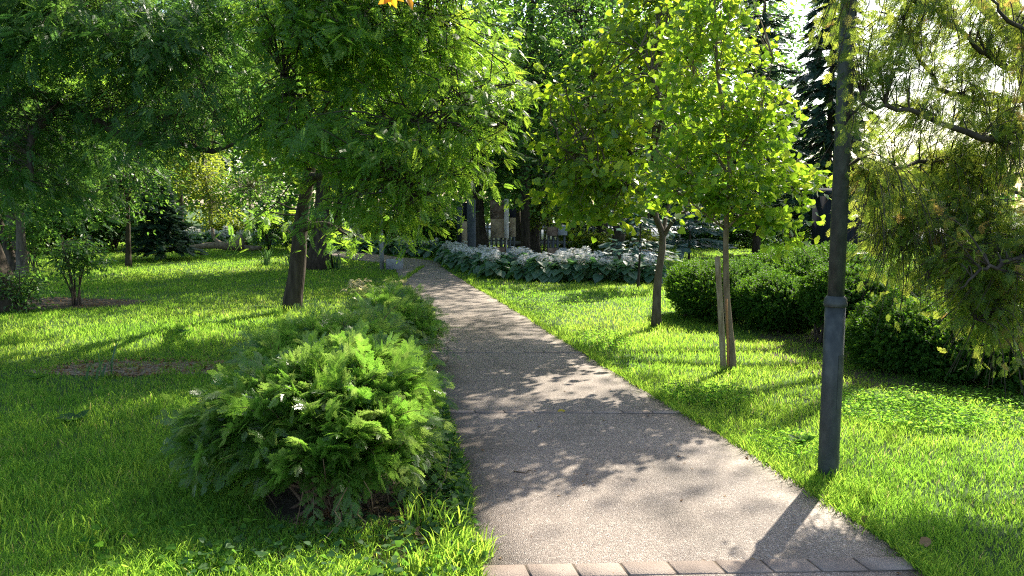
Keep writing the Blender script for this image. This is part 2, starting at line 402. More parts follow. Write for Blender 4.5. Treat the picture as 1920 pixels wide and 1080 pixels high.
def make_tree(name, label, cat, trunk, r0, limbs, blobs, tmpl, leafm, barkm, size, n_clu, n_leaf, spread, group=None, flare=1.35, sides=12, r1=None, lr=None, **kw):
    """trunk = list of points, limbs = list of point lists starting on the trunk"""
    base = np.array([trunk[0][0], trunk[0][1], trunk[0][2]])
    root = thing(name, label, cat, base, group)
    tw = Acc(); tp = spline(trunk, 18)
    t = np.linspace(0, 1, 18); r1 = r1 or r0 * .4
    rad = r0 + (r1 - r0) * t + r0 * (flare - 1) * np.exp(-t * 14)
    tp[0, 2] -= .08
    tw.tube(tp - base, rad, sides, wob=.035)
    lim = Acc(); nodes = [tp[6:]]
    for L in limbs:
        lp = spline(L, 14); nodes.append(lp[3:])
        rr = (lr or r0 * .42)
        lim.tube(lp - base, np.linspace(rr, rr * .22, 14), 8, cap=False, wob=.04)
    nodes = np.concatenate(nodes)
    cr = Acc()
    bl = [(np.asarray(c), r, w) for c, r, w in blobs]
    leaves(cr, bl, tmpl, size, n_clu, n_leaf, spread, limb=nodes, wood=lim, **kw)
    cr.V = [v - base.astype(np.float32) for v in cr.V]
    # twigs were laid in place: bring them to the base like the rest
    nl = len(limbs)
    lim.V = [v if i < nl else v - base.astype(np.float32) for i, v in enumerate(lim.V)]
    for q_ in range(len(lim.V)): tw.add(lim.V[q_], lim.F[q_] - (lim.F[q_].min()), lim.N[q_])
    tw.build('trunk', barkm, root, smooth=True)
    cr.build('crown', leafm, root)
    return root

def B(u, v, Y, ru, rv, ry=None, w=None):
    """ellipsoid of foliage: photo position and size at distance Y"""
    c = at(u, v, Y); d = Y * CP + (CAM_H - c[2]) * SP
    rx, rz = ru * d / F, rv * d / F; ry = ry or (rx + rz) / 2
    return (c, (rx, ry, rz), w or rx * ry * rz ** .5)

# ================================================================== SETTING
g = Acc(); n = 60
xs = np.concatenate([np.linspace(-300, -40, 8), np.linspace(-36, 36, 49), np.linspace(40, 300, 8)])
ys = np.concatenate([np.linspace(-200, -8, 6), np.linspace(-6, 50, 45), np.linspace(55, 500, 10)])
X, Yg = np.meshgrid(xs, ys, indexing='ij')
Zg = -.012 + 0 * X
V = np.stack([X, Yg, Zg], -1).reshape(-1, 3); ny = len(ys)
i, j = np.meshgrid(np.arange(len(xs) - 1), np.arange(ny - 1), indexing='ij')
q = np.stack([i * ny + j, (i + 1) * ny + j, (i + 1) * ny + j + 1, i * ny + j + 1], -1).reshape(-1)
g.add(V, q, [4] * (len(q) // 4)); ground = tag(g.build('ground', M['turf']), kind='structure')

L_px = [(897, 1250), (905, 1075), (880, 960), (855, 850), (838, 790), (775, 590), (752, 540), (744, 508)]
R_px = [(1900, 1250), (1715, 1062), (1530, 930), (1300, 790), (1190, 725), (1085, 660), (1000, 605), (900, 545), (850, 516), (828, 501)]
Lp = [gp(*p)[:2] for p in L_px]; Rp = [gp(*p)[:2] for p in R_px]
Lp = [np.array([Lp[0][0] + .25, -.5])] + Lp + [np.array([-3.25, 20.9]), np.array([-3.75, 21.7]), np.array([-4.6, 22.7]), np.array([-6.4, 25.5]), np.array([-8, 31])]
Rp = [np.array([2.35, -.5])] + Rp + [np.array([-2.05, 21.6]), np.array([-2.5, 22.6]), np.array([-3.5, 23.8]), np.array([-4.8, 26]), np.array([-6.2, 31.4])]
def resample(P, n):
    P = np.array(P); s = np.concatenate([[0], np.cumsum(np.linalg.norm(np.diff(P, axis=0), axis=1))])
    # smooth resampling by arc length
    t = np.linspace(0, s[-1], n); return np.stack([np.interp(t, s, P[:, 0]), np.interp(t, s, P[:, 1])], 1)
NP = 140
Le, Re = resample(Lp, NP), resample(Rp, NP)
Le += np.stack([np.convolve(rng.normal(size=NP + 4) * .02, np.ones(5) / 5, 'valid'), np.zeros(NP)], 1)
Re += np.stack([np.convolve(rng.normal(size=NP + 4) * .02, np.ones(5) / 5, 'valid'), np.zeros(NP)], 1)
POLY = np.vstack([Le, Re[::-1]])
def in_poly(x, y, P=POLY):
    ins = np.zeros(len(x), bool); j = len(P) - 1
    for i in range(len(P)):
        xi, yi = P[i]; xj, yj = P[j]
        c = ((yi > y) != (yj > y)) & (x < (xj - xi) * (y - yi) / (yj - yi + 1e-12) + xi)
        ins ^= c; j = i
    return ins
def edge_x(E, y): return np.interp(y, E[:70, 1], E[:70, 0])
p = Acc(); pv = []
for k in range(NP):
    l, r = Le[k], Re[k]
    for t in np.linspace(0, 1, 7): pv.append([*(l + (r - l) * t), .02 + .004 * math.sin(math.pi * t)])
for k in range(NP):
    pass
pf = []
for k in range(NP - 1):
    for s in range(6): pf.append((k * 7 + s, k * 7 + s + 1, (k + 1) * 7 + s + 1, (k + 1) * 7 + s))
nb = len(pv); pv += [[*Le[k], -.04] for k in range(NP)] + [[*Re[k], -.04] for k in range(NP)]
for k in range(NP - 1):
    pf.append((k * 7, (k + 1) * 7, nb + k + 1, nb + k)); pf.append((k * 7 + 6, nb + NP + k, nb + NP + k + 1, (k + 1) * 7 + 6))
p.polys(np.array(pv), pf)
tag(p.build('path', M['path']), kind='structure')

def brick_band(v, depth, k, slope=.0):
    """row of pavers set across the path"""
    y0 = gp(960, v)[1]; a = Acc(); jn = Acc()
    xl, xr = edge_x(Le, y0) + .01, edge_x(Re, y0) - .012
    ax = nrm(np.array([-3.3, 15.1])); skew = ax[0] / ax[1]
    jn.box(((xl + xr) / 2, y0 + depth / 2 + slope * (xr - xl) / 2, .0065), ((xr - xl - .02) * (1 + slope ** 2) ** .5, depth - .004, .036), math.atan(slope)); 
    nbk = int(round((xr - xl) / .222)); st = (xr - xl) / nbk
    for i in range(nbk):
        x0, x1 = xl + i * st + .005, xl + (i + 1) * st - .005
        V = []
        for z in (.0, .0285 + rng.normal() * .0008):
            for (x, y) in ((x0, .004 + slope * (x0 - xl)), (x1, .004 + slope * (x1 - xl)), (x1, depth - .004 + slope * (x1 - xl)), (x0, depth - .004 + slope * (x0 - xl))):
                V.append((x + skew * (y - depth / 2) * (0 if (i == 0 and x == x0) or (i == nbk - 1 and x == x1) else 1), y0 + y, z))
        V = np.array(V); t = V[4:].copy(); c = t.mean(0); t = c + (t - c) * np.array([.965, .94, 1]); V[4:, 2] -= .003
        V = np.vstack([V, t])
        a.polys(V, [(0, 1, 5, 4), (1, 2, 6, 5), (2, 3, 7, 6), (3, 0, 4, 7), (4, 5, 9, 8), (5, 6, 10, 9), (6, 7, 11, 10), (7, 4, 8, 11), (8, 9, 10, 11)])
    o = tag(a.build('path_paver_band', M['brick']), kind='structure')
    jn.build('joint_sand', M['joint'], o)
for k, (v, dp) in enumerate([(1096, .125), (780, .085), (666, .085)]): brick_band(v, dp, k, (.043, -.012, .0)[k])

def sheet(name, m, cx, cy, rx, ry, z, n=40, seed=0, amp=.18):
    r = np.random.default_rng(seed); a = np.linspace(0, 2 * math.pi, n, endpoint=False)
    rr = 1 + amp * sum(r.normal() / (k + 1) * np.sin(k * a + r.random() * 6) for k in range(2, 8))
    acc = Acc(); V = [(cx, cy, z + .006)] + [(cx + rx * rr[i] * math.cos(a[i]), cy + ry * rr[i] * math.sin(a[i]), z) for i in range(n)]
    acc.polys(np.array(V), [(0, 1 + i, 1 + (i + 1) % n) for i in range(n)])
    return tag(acc.build(name, m), kind='structure')
sheet('bare_soil', M['baresoil'], -3.75, 7.55, .82, .42, -.007, seed=3, amp=.3)
sheet('shrub_bed_soil', M['soil'], -.75, 4.35, .75, 1.25, -.0065, seed=5)
sheet('hedge_bed_soil', M['soil'], 4.6, 8.0, 1.9, 1.9, -.0068, seed=8)
sheet('far_bed_soil', M['soil'], -8.3, 12.6, 2.2, .9, -.0066, seed=9)
pl = Acc(); pl.box((20, 56, .0), (50, 50, .03)); tag(pl.build('plaza_pavement', M['plaza']), kind='structure')

# ------------------------------------------------------------------ grass
def vnoise(x, y, s, seed):
    r = np.random.default_rng(seed); G = r.random((64, 64)); X, Y = x / s, y / s
    i, j = np.floor(X).astype(int), np.floor(Y).astype(int); fx, fy = X - i, Y - j
    fx, fy = fx * fx * (3 - 2 * fx), fy * fy * (3 - 2 * fy)
    g_ = lambda a, b: G[a % 64, b % 64]
    return (g_(i, j) * (1 - fx) + g_(i + 1, j) * fx) * (1 - fy) + (g_(i, j + 1) * (1 - fx) + g_(i + 1, j + 1) * fx) * fy

def blades(acc, x, y, h, w, lean=.45, rn=None, seg=2, z0=-.012):
    n = len(x); a = rng.random(n) * 2 * math.pi
    b = rng.random(n) * 2 * math.pi; le = lean * (.3 + rng.random(n)) * h
    sx, sy = np.cos(a) * w / 2, np.sin(a) * w / 2; lx, ly = np.cos(b) * le, np.sin(b) * le
    rn = rng.random(n) * .7 if rn is None else rn
    o = np.zeros(n) + z0
    if seg == 2:
        V = np.stack([np.stack([x - sx, y - sy, o], 1), np.stack([x + sx, y + sy, o], 1),
                      np.stack([x + sx * .8 + lx * .35, y + sy * .8 + ly * .35, o + h * .6], 1), np.stack([x - sx * .8 + lx * .35, y - sy * .8 + ly * .35, o + h * .6], 1),
                      np.stack([x + lx, y + ly, o + h * .98], 1)], 1)
        f = np.array([0, 1, 2, 3, 3, 2, 4]); N = np.array([4, 3]); k = 5
    else:
        def pt(t, ws, hh): return [np.stack([x + sg * sx * ws + lx * t ** 1.8, y + sg * sy * ws + ly * t ** 1.8, o + h * hh], 1) for sg in (-1, 1)]
        P = pt(0, .8, 0) + pt(.35, 1, .42) + pt(.7, .75, .78) + [np.stack([x + lx, y + ly, o + h * .93], 1)]
        V = np.stack(P, 1); f = np.array([0, 1, 3, 2, 2, 3, 5, 4, 4, 5, 6]); N = np.array([4, 4, 3]); k = 7
    F_ = (f[None] + (np.arange(n) * k)[:, None]).ravel()
    acc.add(V.reshape(-1, 3), F_, np.tile(N, n), np.repeat(rn, k))

def keep_off(x, y, m=0.0):
    k = ~in_poly(x, y)
    k &= ((x + 3.75) / .8) ** 2 + ((y - 7.55) / .42) ** 2 > .35 + 1.0 * vnoise(x * 1.0 + 70, y + 70, .16, 41)
    k &= ((x + .85) / .62) ** 2 + ((y - 4.35) / .75) ** 2 > .8 + .3 * rng.random(len(x))
    k &= ((x + 8.3) / 2.1) ** 2 + ((y - 12.6) / .8) ** 2 > .8 + .6 * rng.random(len(x))
    # under the hedge
    k &= ~((x > 3.2 + .25 * (y - 11)) & (y < 12) & (y > 8.9) & (x > 3.0) & (rng.random(len(x)) < .6))
    return k
ga = Acc()
def scatter(rho0, d0, d1, pw=1.6, side=1.6):
    """points over the visible ground, thinning with distance"""
    dd = np.linspace(d0, d1, 400); den = rho0 * (4 / np.maximum(dd, 4)) ** pw * 2 * (.68 * dd + side)
    n = int((den.mean() * (d1 - d0))); cdf = np.cumsum(den); cdf /= cdf[-1]
    y = np.interp(rng.random(n), cdf, dd); x = (rng.random(n) * 2 - 1) * (.68 * y + side)
    return x, y
for rho, d0, d1, seg in ((6800, 2.6, 7.5, 3), (6500, 7.5, 34, 2)):
    x, y = scatter(rho, d0, d1)
    k = keep_off(x, y); x, y = x[k], y[k]
    nn = vnoise(x + 50, y, 1.1, 1) * .5 + vnoise(x + 50, y, .28, 2) * .5
    k = rng.random(len(x)) < .45 + .75 * nn; x, y, nn = x[k], y[k], nn[k]
    h = (.02 + .058 * nn ** 1.6 + .03 * rng.random(len(x)) ** 4)
    h = h * np.where((x < -.6) & (y < 6.5), 1.5, 1.0)
    wd = .0039 * (np.maximum(y, 4) / 4) ** .75
    rn = np.clip(.3 * vnoise(x + 90, y + 30, 1.9, 4) + .2 * vnoise(x + 90, y + 30, .45, 6) + .28 * rng.random(len(x)), 0, .74); dry = rng.random(len(x)) < .02 + .09 * vnoise(x + 60, y + 60, .8, 9) ** 3; rn = np.where(dry, .97, rn)
    blades(ga, x, y, h, wd * (.7 + .6 * rng.random(len(x))), .7, rn, seg)
# longer tufts in the shaded foreground, along the path edges and round the trunks
def tuft(cx, cy, r, n, h, w=.006, lean=.5, lo=.2, hi=.7):
    a, q = rng.random(n) * 6.283, np.sqrt(rng.random(n)) * r
    x, y = cx + np.cos(a) * q, cy + np.sin(a) * q
    blades(ga, x, y, h * (.45 + .6 * rng.random(n)), w * (.6 + .8 * rng.random(n)), lean, lo + (hi - lo) * rng.random(n), 3)
for (u, v, r, n, h) in [(865, 1050, .14, 340, .17), (830, 1075, .16, 260, .14), (790, 985, .1, 70, .2), (770, 945, .05, 50, .17), (845, 1000, .08, 40, .2), (1545, 905, .12, 160, .1), (1590, 930, .15, 200, .09),
                        (1370, 695, .2, 160, .1), (545, 588, .3, 200, .17), (640, 590, .4, 160, .18), (1230, 614, .18, 120, .1), (40, 960, .3, 160, .16), (130, 1010, .3, 160, .15), (300, 900, .4, 160, .13), (230, 800, .4, 140, .12), (60, 740, .4, 140, .12)]:
    c = gp(u, v); tuft(c[0], c[1], r, n, h)
for E, sg in ((Le, -1), (Re, 1)):
    yy = 2.9 + 17 * rng.random(5200) ** 1.7
    ex0 = edge_x(E, yy); ex = ex0 + sg * np.abs(rng.normal(size=5200)) * .05 - sg * .045 * vnoise(ex0 * 0 + 20, yy * 1.0, .22, 15)
    blades(ga, ex, yy, .05 + .06 * rng.random(5200), .005 * (np.maximum(yy, 4) / 4) ** .6, .8, .2 + .5 * rng.random(5200), 3)
for k_ in range(90):
    y_ = 3.0 + 13 * rng.random() ** 1.4; E, sg = ((Re, 1), (Le, -1))[k_ % 3 == 0]
    tuft(float(edge_x(E, y_)) + sg * .03, y_, .05 + .06 * rng.random(), int(20 + 40 * rng.random()), .07 + .05 * rng.random(), .005, .9)
for k_ in range(40): tuft(-3.75 + .5 * rng.normal(), 7.55 + .24 * rng.normal(), .05 + .05 * rng.random(), 16, .06, .005, .7)
tag(ga.build('grass', M['grass']), 'green lawn grass on both sides of the path', None, None, 'stuff')

# clover patches, ivy along the left edge of the path, weeds by the shrub
def groundleaves(name, m, pts, size, tmpl, hz, label, tilt=.5):
    acc = Acc(); n = len(pts); ax = unit(n); ax[:, 2] *= .3; up = np.array([0, 0, 1.0]) + rng.normal(size=(n, 3)) * tilt
    X_, Y_, Z_ = frames(ax, up); z = hz * rng.random(n)
    acc.inst(tmpl, np.stack([pts[:, 0], pts[:, 1], z], 1), X_, Y_, Z_, size * (.6 + .7 * rng.random(n)), rng.random(n))
    return tag(acc.build(name, m), label, None, None, 'stuff')
def disc(cx, cy, rx, ry, n):
    a, q = rng.random(n) * 6.283, np.sqrt(rng.random(n)); return np.stack([cx + np.cos(a) * q * rx, cy + np.sin(a) * q * ry], 1)
cl = [disc(*gp(1690, 775)[:2], .55, .55, 2600), disc(*gp(1850, 770)[:2], .9, .7, 2200), disc(*gp(1320, 745)[:2], .4, .35, 1100), disc(*gp(1010, 570)[:2], .9, 1.6, 1500), disc(*gp(1480, 840)[:2], .25, .3, 500), disc(*gp(1130, 640)[:2], .35, .6, 700)]
cl = np.concatenate(cl); cl = cl[keep_off(cl[:, 0], cl[:, 1])]
groundleaves('clover', M['clover'], cl, .03, LEAF, .075, 'bright clover growing through the lawn on the right')
yy = 3.6 + 2.6 * rng.random(2400); iv = np.stack([edge_x(Le, yy) + .03 - np.abs(rng.normal(size=2400)) * .16, yy], 1)
iv2 = disc(-.75, 3.3, .7, .4, 620); iv3 = disc(-1.55, 3.5, .5, .35, 260)
iv = np.concatenate([iv, iv2]); iv = iv[~in_poly(iv[:, 0] - .05, iv[:, 1])]
groundleaves('ivy', M['ivy'], iv, .034, HEART, .09, 'dark glossy ivy along the left edge of the path')
groundleaves('ground_ivy', M['clover'], iv3, .035, HEART, .07, 'round leaved ground cover in the shaded grass below the shrub')
li = np.concatenate([disc(-3.75, 7.55, .9, .45, 700), disc(-.6, 3.75, .55, .25, 420), disc(5.0, 8.7, 1.2, .5, 500), disc(-8.3, 12.6, 2, .8, 700)])
ly = 3.2 + 5 * rng.random(70); edge_l = np.stack([edge_x(Re, ly) + .06 * rng.normal(size=70), ly], 1)
ly = 3.2 + 8 * rng.random(26); on_path = np.stack([edge_x(Re, ly) - 1.6 * rng.random(26), ly], 1)
li = np.concatenate([li[~in_poly(li[:, 0], li[:, 1])], edge_l])
db = Acc(); k_ = 260; y_ = 3.0 + 11 * rng.random(k_) ** 1.5; t_ = np.where(rng.random(k_) < .6, rng.random(k_) ** 2.5, 1 - rng.random(k_) ** 2.5)
x_ = edge_x(Le, y_) + (edge_x(Re, y_) - edge_x(Le, y_)) * t_; X_, Y_, Z_ = frames(unit(k_) * [1, 1, .1], np.array([0, 0, 1.0]) + rng.normal(size=(k_, 3)) * .3)
db.inst(LEAF, np.stack([x_, y_, np.full(k_, .027)], 1), X_, Y_, Z_, .008 + .022 * rng.random(k_) ** 2, rng.random(k_)); tag(db.build('path_debris', M['litter']), 'crumbs of dry leaves and seeds scattered on the path', None, None, 'stuff')
groundleaves('leaf_litter', M['litter'], li, .04, LEAF, .02, 'dry brown leaf litter lying on the bare soil')

# ================================================================== NEAR THINGS
# street lamp beside the path
b = gp(1552, 893); root = thing('lamp_post', 'tall grey green metal lamp post standing in the grass beside the path', 'lamp post', b)
a = Acc()
def lathe(acc, prof, sides=28):
    prof = np.array(prof); acc.tube(np.stack([0 * prof[:, 1], 0 * prof[:, 1], prof[:, 1]], 1), prof[:, 0], sides)
lathe(a, [(.058, -.1), (.058, .0), (.0575, .5), (.057, 1.02)]); a.build('lower_pole', M['iron'], root, smooth=False)
for pgn in bpy.data.objects[root.children[0].name].data.polygons: pgn.use_smooth = len(pgn.vertices) == 4
a = Acc(); lathe(a, [(.058, 1.015), (.066, 1.022), (.066, 1.042), (.062, 1.05), (.062, 1.06), (.05, 1.078), (.047, 1.08)]); a.build('collar', M['iron'], root)
a = Acc(); lathe(a, [(.0465, 1.06), (.0445, 2.4), (.042, 4.2)]); o = a.build('upper_pole', M['iron'], root)
for pgn in o.data.polygons: pgn.use_smooth = len(pgn.vertices) == 4
a = Acc(); V = []
for i_ in range(7):
    t_ = -.5 + i_ / 6; ang = -math.pi / 2 + .6 + t_ * .9
    for z_ in (.42, .74): V.append((.0592 * math.cos(ang), .0592 * math.sin(ang), z_))
a.polys(np.array(V), [(2 * i_, 2 * i_ + 2, 2 * i_ + 3, 2 * i_ + 1) for i_ in range(6)]); a.build('access_door', M['iron'], root)
a = Acc(); lathe(a, [(.05, 4.2), (.09, 4.25), (.16, 4.5), (.17, 4.52)]); o = a.build('lantern', M['lampglass'], root, smooth=True)
a = Acc(); lathe(a, [(.2, 4.52), (.19, 4.56), (.06, 4.64), (.02, 4.66)]); a.build('cap', M['iron'], o)

# thuja shrubs left of the path
def thuja(name, label, c, blobs, nspray, size, stems=14, tmpl=FROND, group=None, mat='thuja', per=13, slen=.3):
    """shrub of arching flat sprays: each spray is a bent twig with fronds to both sides"""
    root = thing(name, label, 'shrub', c, group); acc = Acc(); wd = Acc(); c = np.asarray(c, float)
    w = np.array([b_[2] for b_ in blobs], float); w /= w.sum(); P, D = [], []
    for (bc, r, _), k in zip(blobs, rng.multinomial(nspray, w)):
        d = unit(k); d[:, 2] = np.where(d[:, 2] < -.35, -d[:, 2] * .6, d[:, 2]); d = nrm(d)
        rad = .5 + .5 * rng.random(k) ** .7
        P.append(np.asarray(bc) + d * rad[:, None] * np.asarray(r)); D.append(d)
    P, D = np.concatenate(P), np.concatenate(D); ok = P[:, 2] > .15; P, D = P[ok], D[ok]; n = len(P)
    out = nrm(D * np.array([1, 1, .9]) + rng.normal(size=(n, 3)) * .35 + np.array([0, 0, .42]))
    X0, Y0_, Z0 = frames(out, np.array([0, 0, 1.0]) + rng.normal(size=(n, 3)) * .6)
    L = slen * (.5 + 1.0 * rng.random(n) ** 1.5); dr = (.15 + .55 * rng.random(n)) * L; br = rng.random(n)
    t = np.linspace(-.35, 1, per); pos, ax, up, sc_, rn = [], [], [], [], []
    for k, tt in enumerate(t):
        sg = 1 if k % 2 else -1
        q = P + Y0_ * (L * tt)[:, None]; q[:, 2] -= dr * max(tt, 0) ** 2
        tan = nrm(Y0_ * L[:, None] - np.array([0, 0, 2.0]) * (dr * max(tt, 0))[:, None])
        last = k == per - 1
        a_ = tan if last else nrm(tan * .75 + X0 * sg * (.75 - .35 * max(tt, 0)) + rng.normal(size=(n, 3)) * .1)
        pos.append(q); ax.append(a_); up.append(Z0 + rng.normal(size=(n, 3)) * .22)
        sc_.append(size * (1.15 - .45 * max(tt, 0)) * (.75 + .45 * rng.random(n))); rn.append(np.clip(.45 * br + .25 * max(tt, 0) + .35 * rng.random(n), 0, 1))
    pos, ax, up, sc_, rn = map(np.concatenate, (pos, ax, up, sc_, rn))
    ok = pos[:, 2] > .09; X_, Y_, Z_ = frames(ax[ok], up[ok])
    acc.inst(tmpl, pos[ok] - c, X_, Y_, Z_, sc_[ok], rn[ok])
    acc.build('foliage', M[mat], root)
    for i_ in range(0, n, 2):
        tp_ = np.array([P[i_] + Y0_[i_] * L[i_] * x_ - np.array([0, 0, dr[i_] * max(x_, 0) ** 2]) for x_ in (-.6, 0, .5, .95)]) - c
        tp_[:, 2] = np.maximum(tp_[:, 2], .02); wd.tube(tp_, [.004, .003, .002, .001], 3, cap=False)
    for i_ in range(stems * 2):
        bc, r, _ = blobs[i_ % len(blobs)]; d = unit(1)[0]; d[2] = abs(d[2]) * .9
        e = np.asarray(bc) + d * np.asarray(r) * .7 - c; s0 = np.array([*(rng.normal(size=2) * .1), -.03])
        m_ = np.array([e[0] * .55, e[1] * .55, e[2] * .25 + .05])
        wd.tube(spline([s0, m_, e], 9), np.linspace(.012, .003, 9), 5, cap=False)
    for i_ in range(stems * 2):
        s0 = np.array([*(rng.normal(size=2) * .2), -.02]); e = s0 + np.array([*np.clip(rng.normal(size=2) * .14, -.22, .22), .16 + .25 * rng.random()])
        wd.tube(curve(s0, e, 5, 0, .2), np.linspace(.004, .002, 5), 4, cap=False)
    wd.build('stems', M['stem'], root, smooth=True)
    return root
c1 = gp(625, 945)
thuja('thuja_shrub', 'large spreading bright green thuja shrub with bare brown stems beside the path edge', c1,
      [B(600, 785, 4.4, 170, 95, .5), B(500, 800, 4.4, 95, 80, .4), B(710, 755, 4.55, 80, 80, .45), B(620, 855, 4.1, 120, 65, .35), B(690, 825, 4.15, 80, 75, .35), B(435, 830, 4.35, 60, 50, .35), B(755, 735, 4.65, 35, 50, .25), B(640, 705, 4.7, 90, 42, .4)], 1250, .1, 22, per=15, slen=.21)
c2 = gp(600, 735)
thuja('thuja_shrub', 'grey green thuja shrub crouched just behind the large bright thuja', c2,
      [B(610, 662, 5.9, 80, 42, .45), B(540, 672, 5.7, 50, 36, .4), B(690, 650, 6.0, 55, 45, .4)], 400, .1, 10, FROND2, slen=.24)
c3 = gp(735, 690)
thuja('thuja_shrub', 'small feathery thuja shrub at the path edge, farther along than the large one', c3,
      [B(735, 610, 7.4, 52, 46, .35), B(700, 625, 7.3, 45, 45, .35), B(770, 640, 7.2, 42, 40, .3)], 380, .1, 10, FROND2, slen=.24)
c4 = gp(745, 620)
thuja('thuja_shrub', 'low dark thuja shrub hugging the path edge behind the feathery one', c4,
      [B(735, 580, 9.6, 30, 35, .3), B(765, 600, 9.2, 26, 30, .3)], 110, .12, 6, FROND2)

# cream-edged seedlings in a line behind the shrubs
crm = None
for (u, v, lab) in [(690, 572, 'low plant with cream edged leaves on the lawn behind the thujas'), (712, 590, 'cream leaved plant nearest the feathery thuja'), (674, 553, 'cream and yellow leaved plant farthest back on the lawn edge'), (745, 556, 'single cream leaved seedling touching the path edge')]:
    c = gp(u, v); r_ = thing('variegated_plant', lab, 'plant', c, 'cream leaved plants behind the thujas'); ac = Acc()
    leaves(ac, [((0, 0, .16), (.2, .2, .14), 1)], LEAF, .1, 26, 5, .07, shell=.3)
    ac.build('leaves', M['cream'], r_); ac = Acc()
    for i_ in range(6): ac.tube(curve((.002 * i_, 0, -.02), (*(rng.normal(size=2) * .1), .26), 4), [.006, .005, .004, .003], 4, cap=False)
    ac.build('stems', M['stem'], r_)

# linden (left young tree), ginkgo (right young tree) and its stakes
tb = gp(1230, 614)
def trk(b_, *pp): return [b_] + [np.asarray(q_) for q_ in pp]
fork = at(1243, 445, tb[1])
make_tree('linden_tree', 'young linden tree with a forked slim trunk and broad heart shaped leaves', 'tree',
          trk(tb, at(1233, 530, tb[1]), fork, at(1228, 400, tb[1]), at(1222, 300, tb[1]), at(1235, 150, tb[1]), at(1240, -60, tb[1]), at(1220, -400, tb[1])), .054,
          [[fork, at(1262, 415, tb[1] - .1), at(1300, 380, tb[1] - .3), at(1350, 300, tb[1] - .5)], [fork, at(1250, 400, tb[1] + .2), at(1275, 300, tb[1] + .4), at(1290, 120, tb[1] + .5)],
           [at(1228, 400, tb[1]), at(1180, 350, tb[1] - .3), at(1110, 300, tb[1] - .5), at(1050, 280, tb[1] - .6)], [at(1225, 350, tb[1]), at(1160, 250, tb[1] + .3), at(1110, 150, tb[1] + .4)],
           [at(1222, 300, tb[1]), at(1240, 200, tb[1] - .6), at(1200, 90, tb[1] - .8)]],
          [B(1110, 290, 9.8, 110, 100, .9), B(1180, 170, 10.2, 90, 130, 1.0), B(1240, 60, 10.2, 80, 130, .9), B(1250, -100, 10.2, 80, 110, 1.0), B(1170, -260, 10.3, 160, 110, 1.2), B(1130, -400, 10.3, 210, 110, 1.6), B(1080, 200, 10.0, 60, 90, .7), B(1200, 350, 9.6, 120, 55, .8), B(1100, 370, 9.7, 90, 50, .6), B(1290, 210, 10.4, 50, 90, .5)],  # top lobes above the view are widened to shade the left lawn
          HEART, M['linden'], M['barkyoung'], .1, 500, 15, .2, droop=.45, upw=.55, jit=.7, r1=.014, lr=.032)
gb = gp(1372, 692); gt = at(1361, 430, gb[1])
make_tree('ginkgo_tree', 'young tree with thin bent trunk and sunlit yellow green fan leaves beside a stake', 'tree',
          trk(gb, at(1370, 640, gb[1]), at(1363, 560, gb[1]), gt, at(1368, 300, gb[1]), at(1345, 130, gb[1]), at(1340, -40, gb[1])), .042,
          [[gt, at(1400, 400, 7.4), at(1460, 420, 7.2), at(1525, 490, 7.1)], [at(1363, 400, gb[1]), at(1420, 340, 7.6), at(1480, 300, 7.8), at(1540, 330, 7.9)], [at(1366, 360, gb[1]), at(1300, 330, 7.3), at(1230, 280, 7.1)],
           [at(1368, 310, gb[1]), at(1420, 220, 7.3), at(1450, 110, 7.2)], [at(1366, 330, gb[1]), at(1310, 220, 7.8), at(1290, 80, 7.9)], [gt, at(1320, 400, 7.3), at(1260, 350, 7.2)]],
          [B(1390, 330, 7.5, 110, 70, .6), B(1290, 330, 7.3, 80, 50, .5), B(1330, 230, 7.5, 95, 90, .6), B(1420, 230, 7.4, 70, 80, .5), B(1310, 90, 7.6, 75, 120, .5), B(1360, -40, 7.6, 60, 110, .45), B(1400, 120, 7.4, 45, 80, .35), B(1490, 350, 7.8, 60, 45, .4, .03), B(1430, 410, 7.3, 60, 24, .3), B(1490, 455, 7.15, 40, 18, .15), B(1515, 330, 7.9, 45, 35, .3, .02)],
          FAN, M['ginkgo'], M['barktan'], .08, 330, 14, .13, droop=.3, upw=.6, jit=.8, r1=.01, lr=.014, flare=1.25, twig_r=.0035)
a = Acc(); s0, s1 = gp(1358, 694), at(1345, 482, gb[1] - .18)
a.tube(spline([s0 - [0, 0, .1], at(1352, 600, gb[1] - .12), s1], 9) - s0, np.linspace(.03, .027, 9), 9, wob=.04)
o = a.build('wooden_stake', M['stake'], None); o.location = s0; tag(o, 'weathered round wooden stake leaning beside the ginkgo trunk', 'stake')
a = Acc(); s0, s1 = gp(1366, 693), at(1362, 560, gb[1] - .06)
a.tube(spline([s0 - [0, 0, .1], at(1364, 630, gb[1] - .06), s1], 6) - s0, .011, 6)
o = a.build('wooden_rod', M['rod'], None); o.location = s0; tag(o, 'thin orange brown rod between the wooden stake and the ginkgo trunk', 'rod')

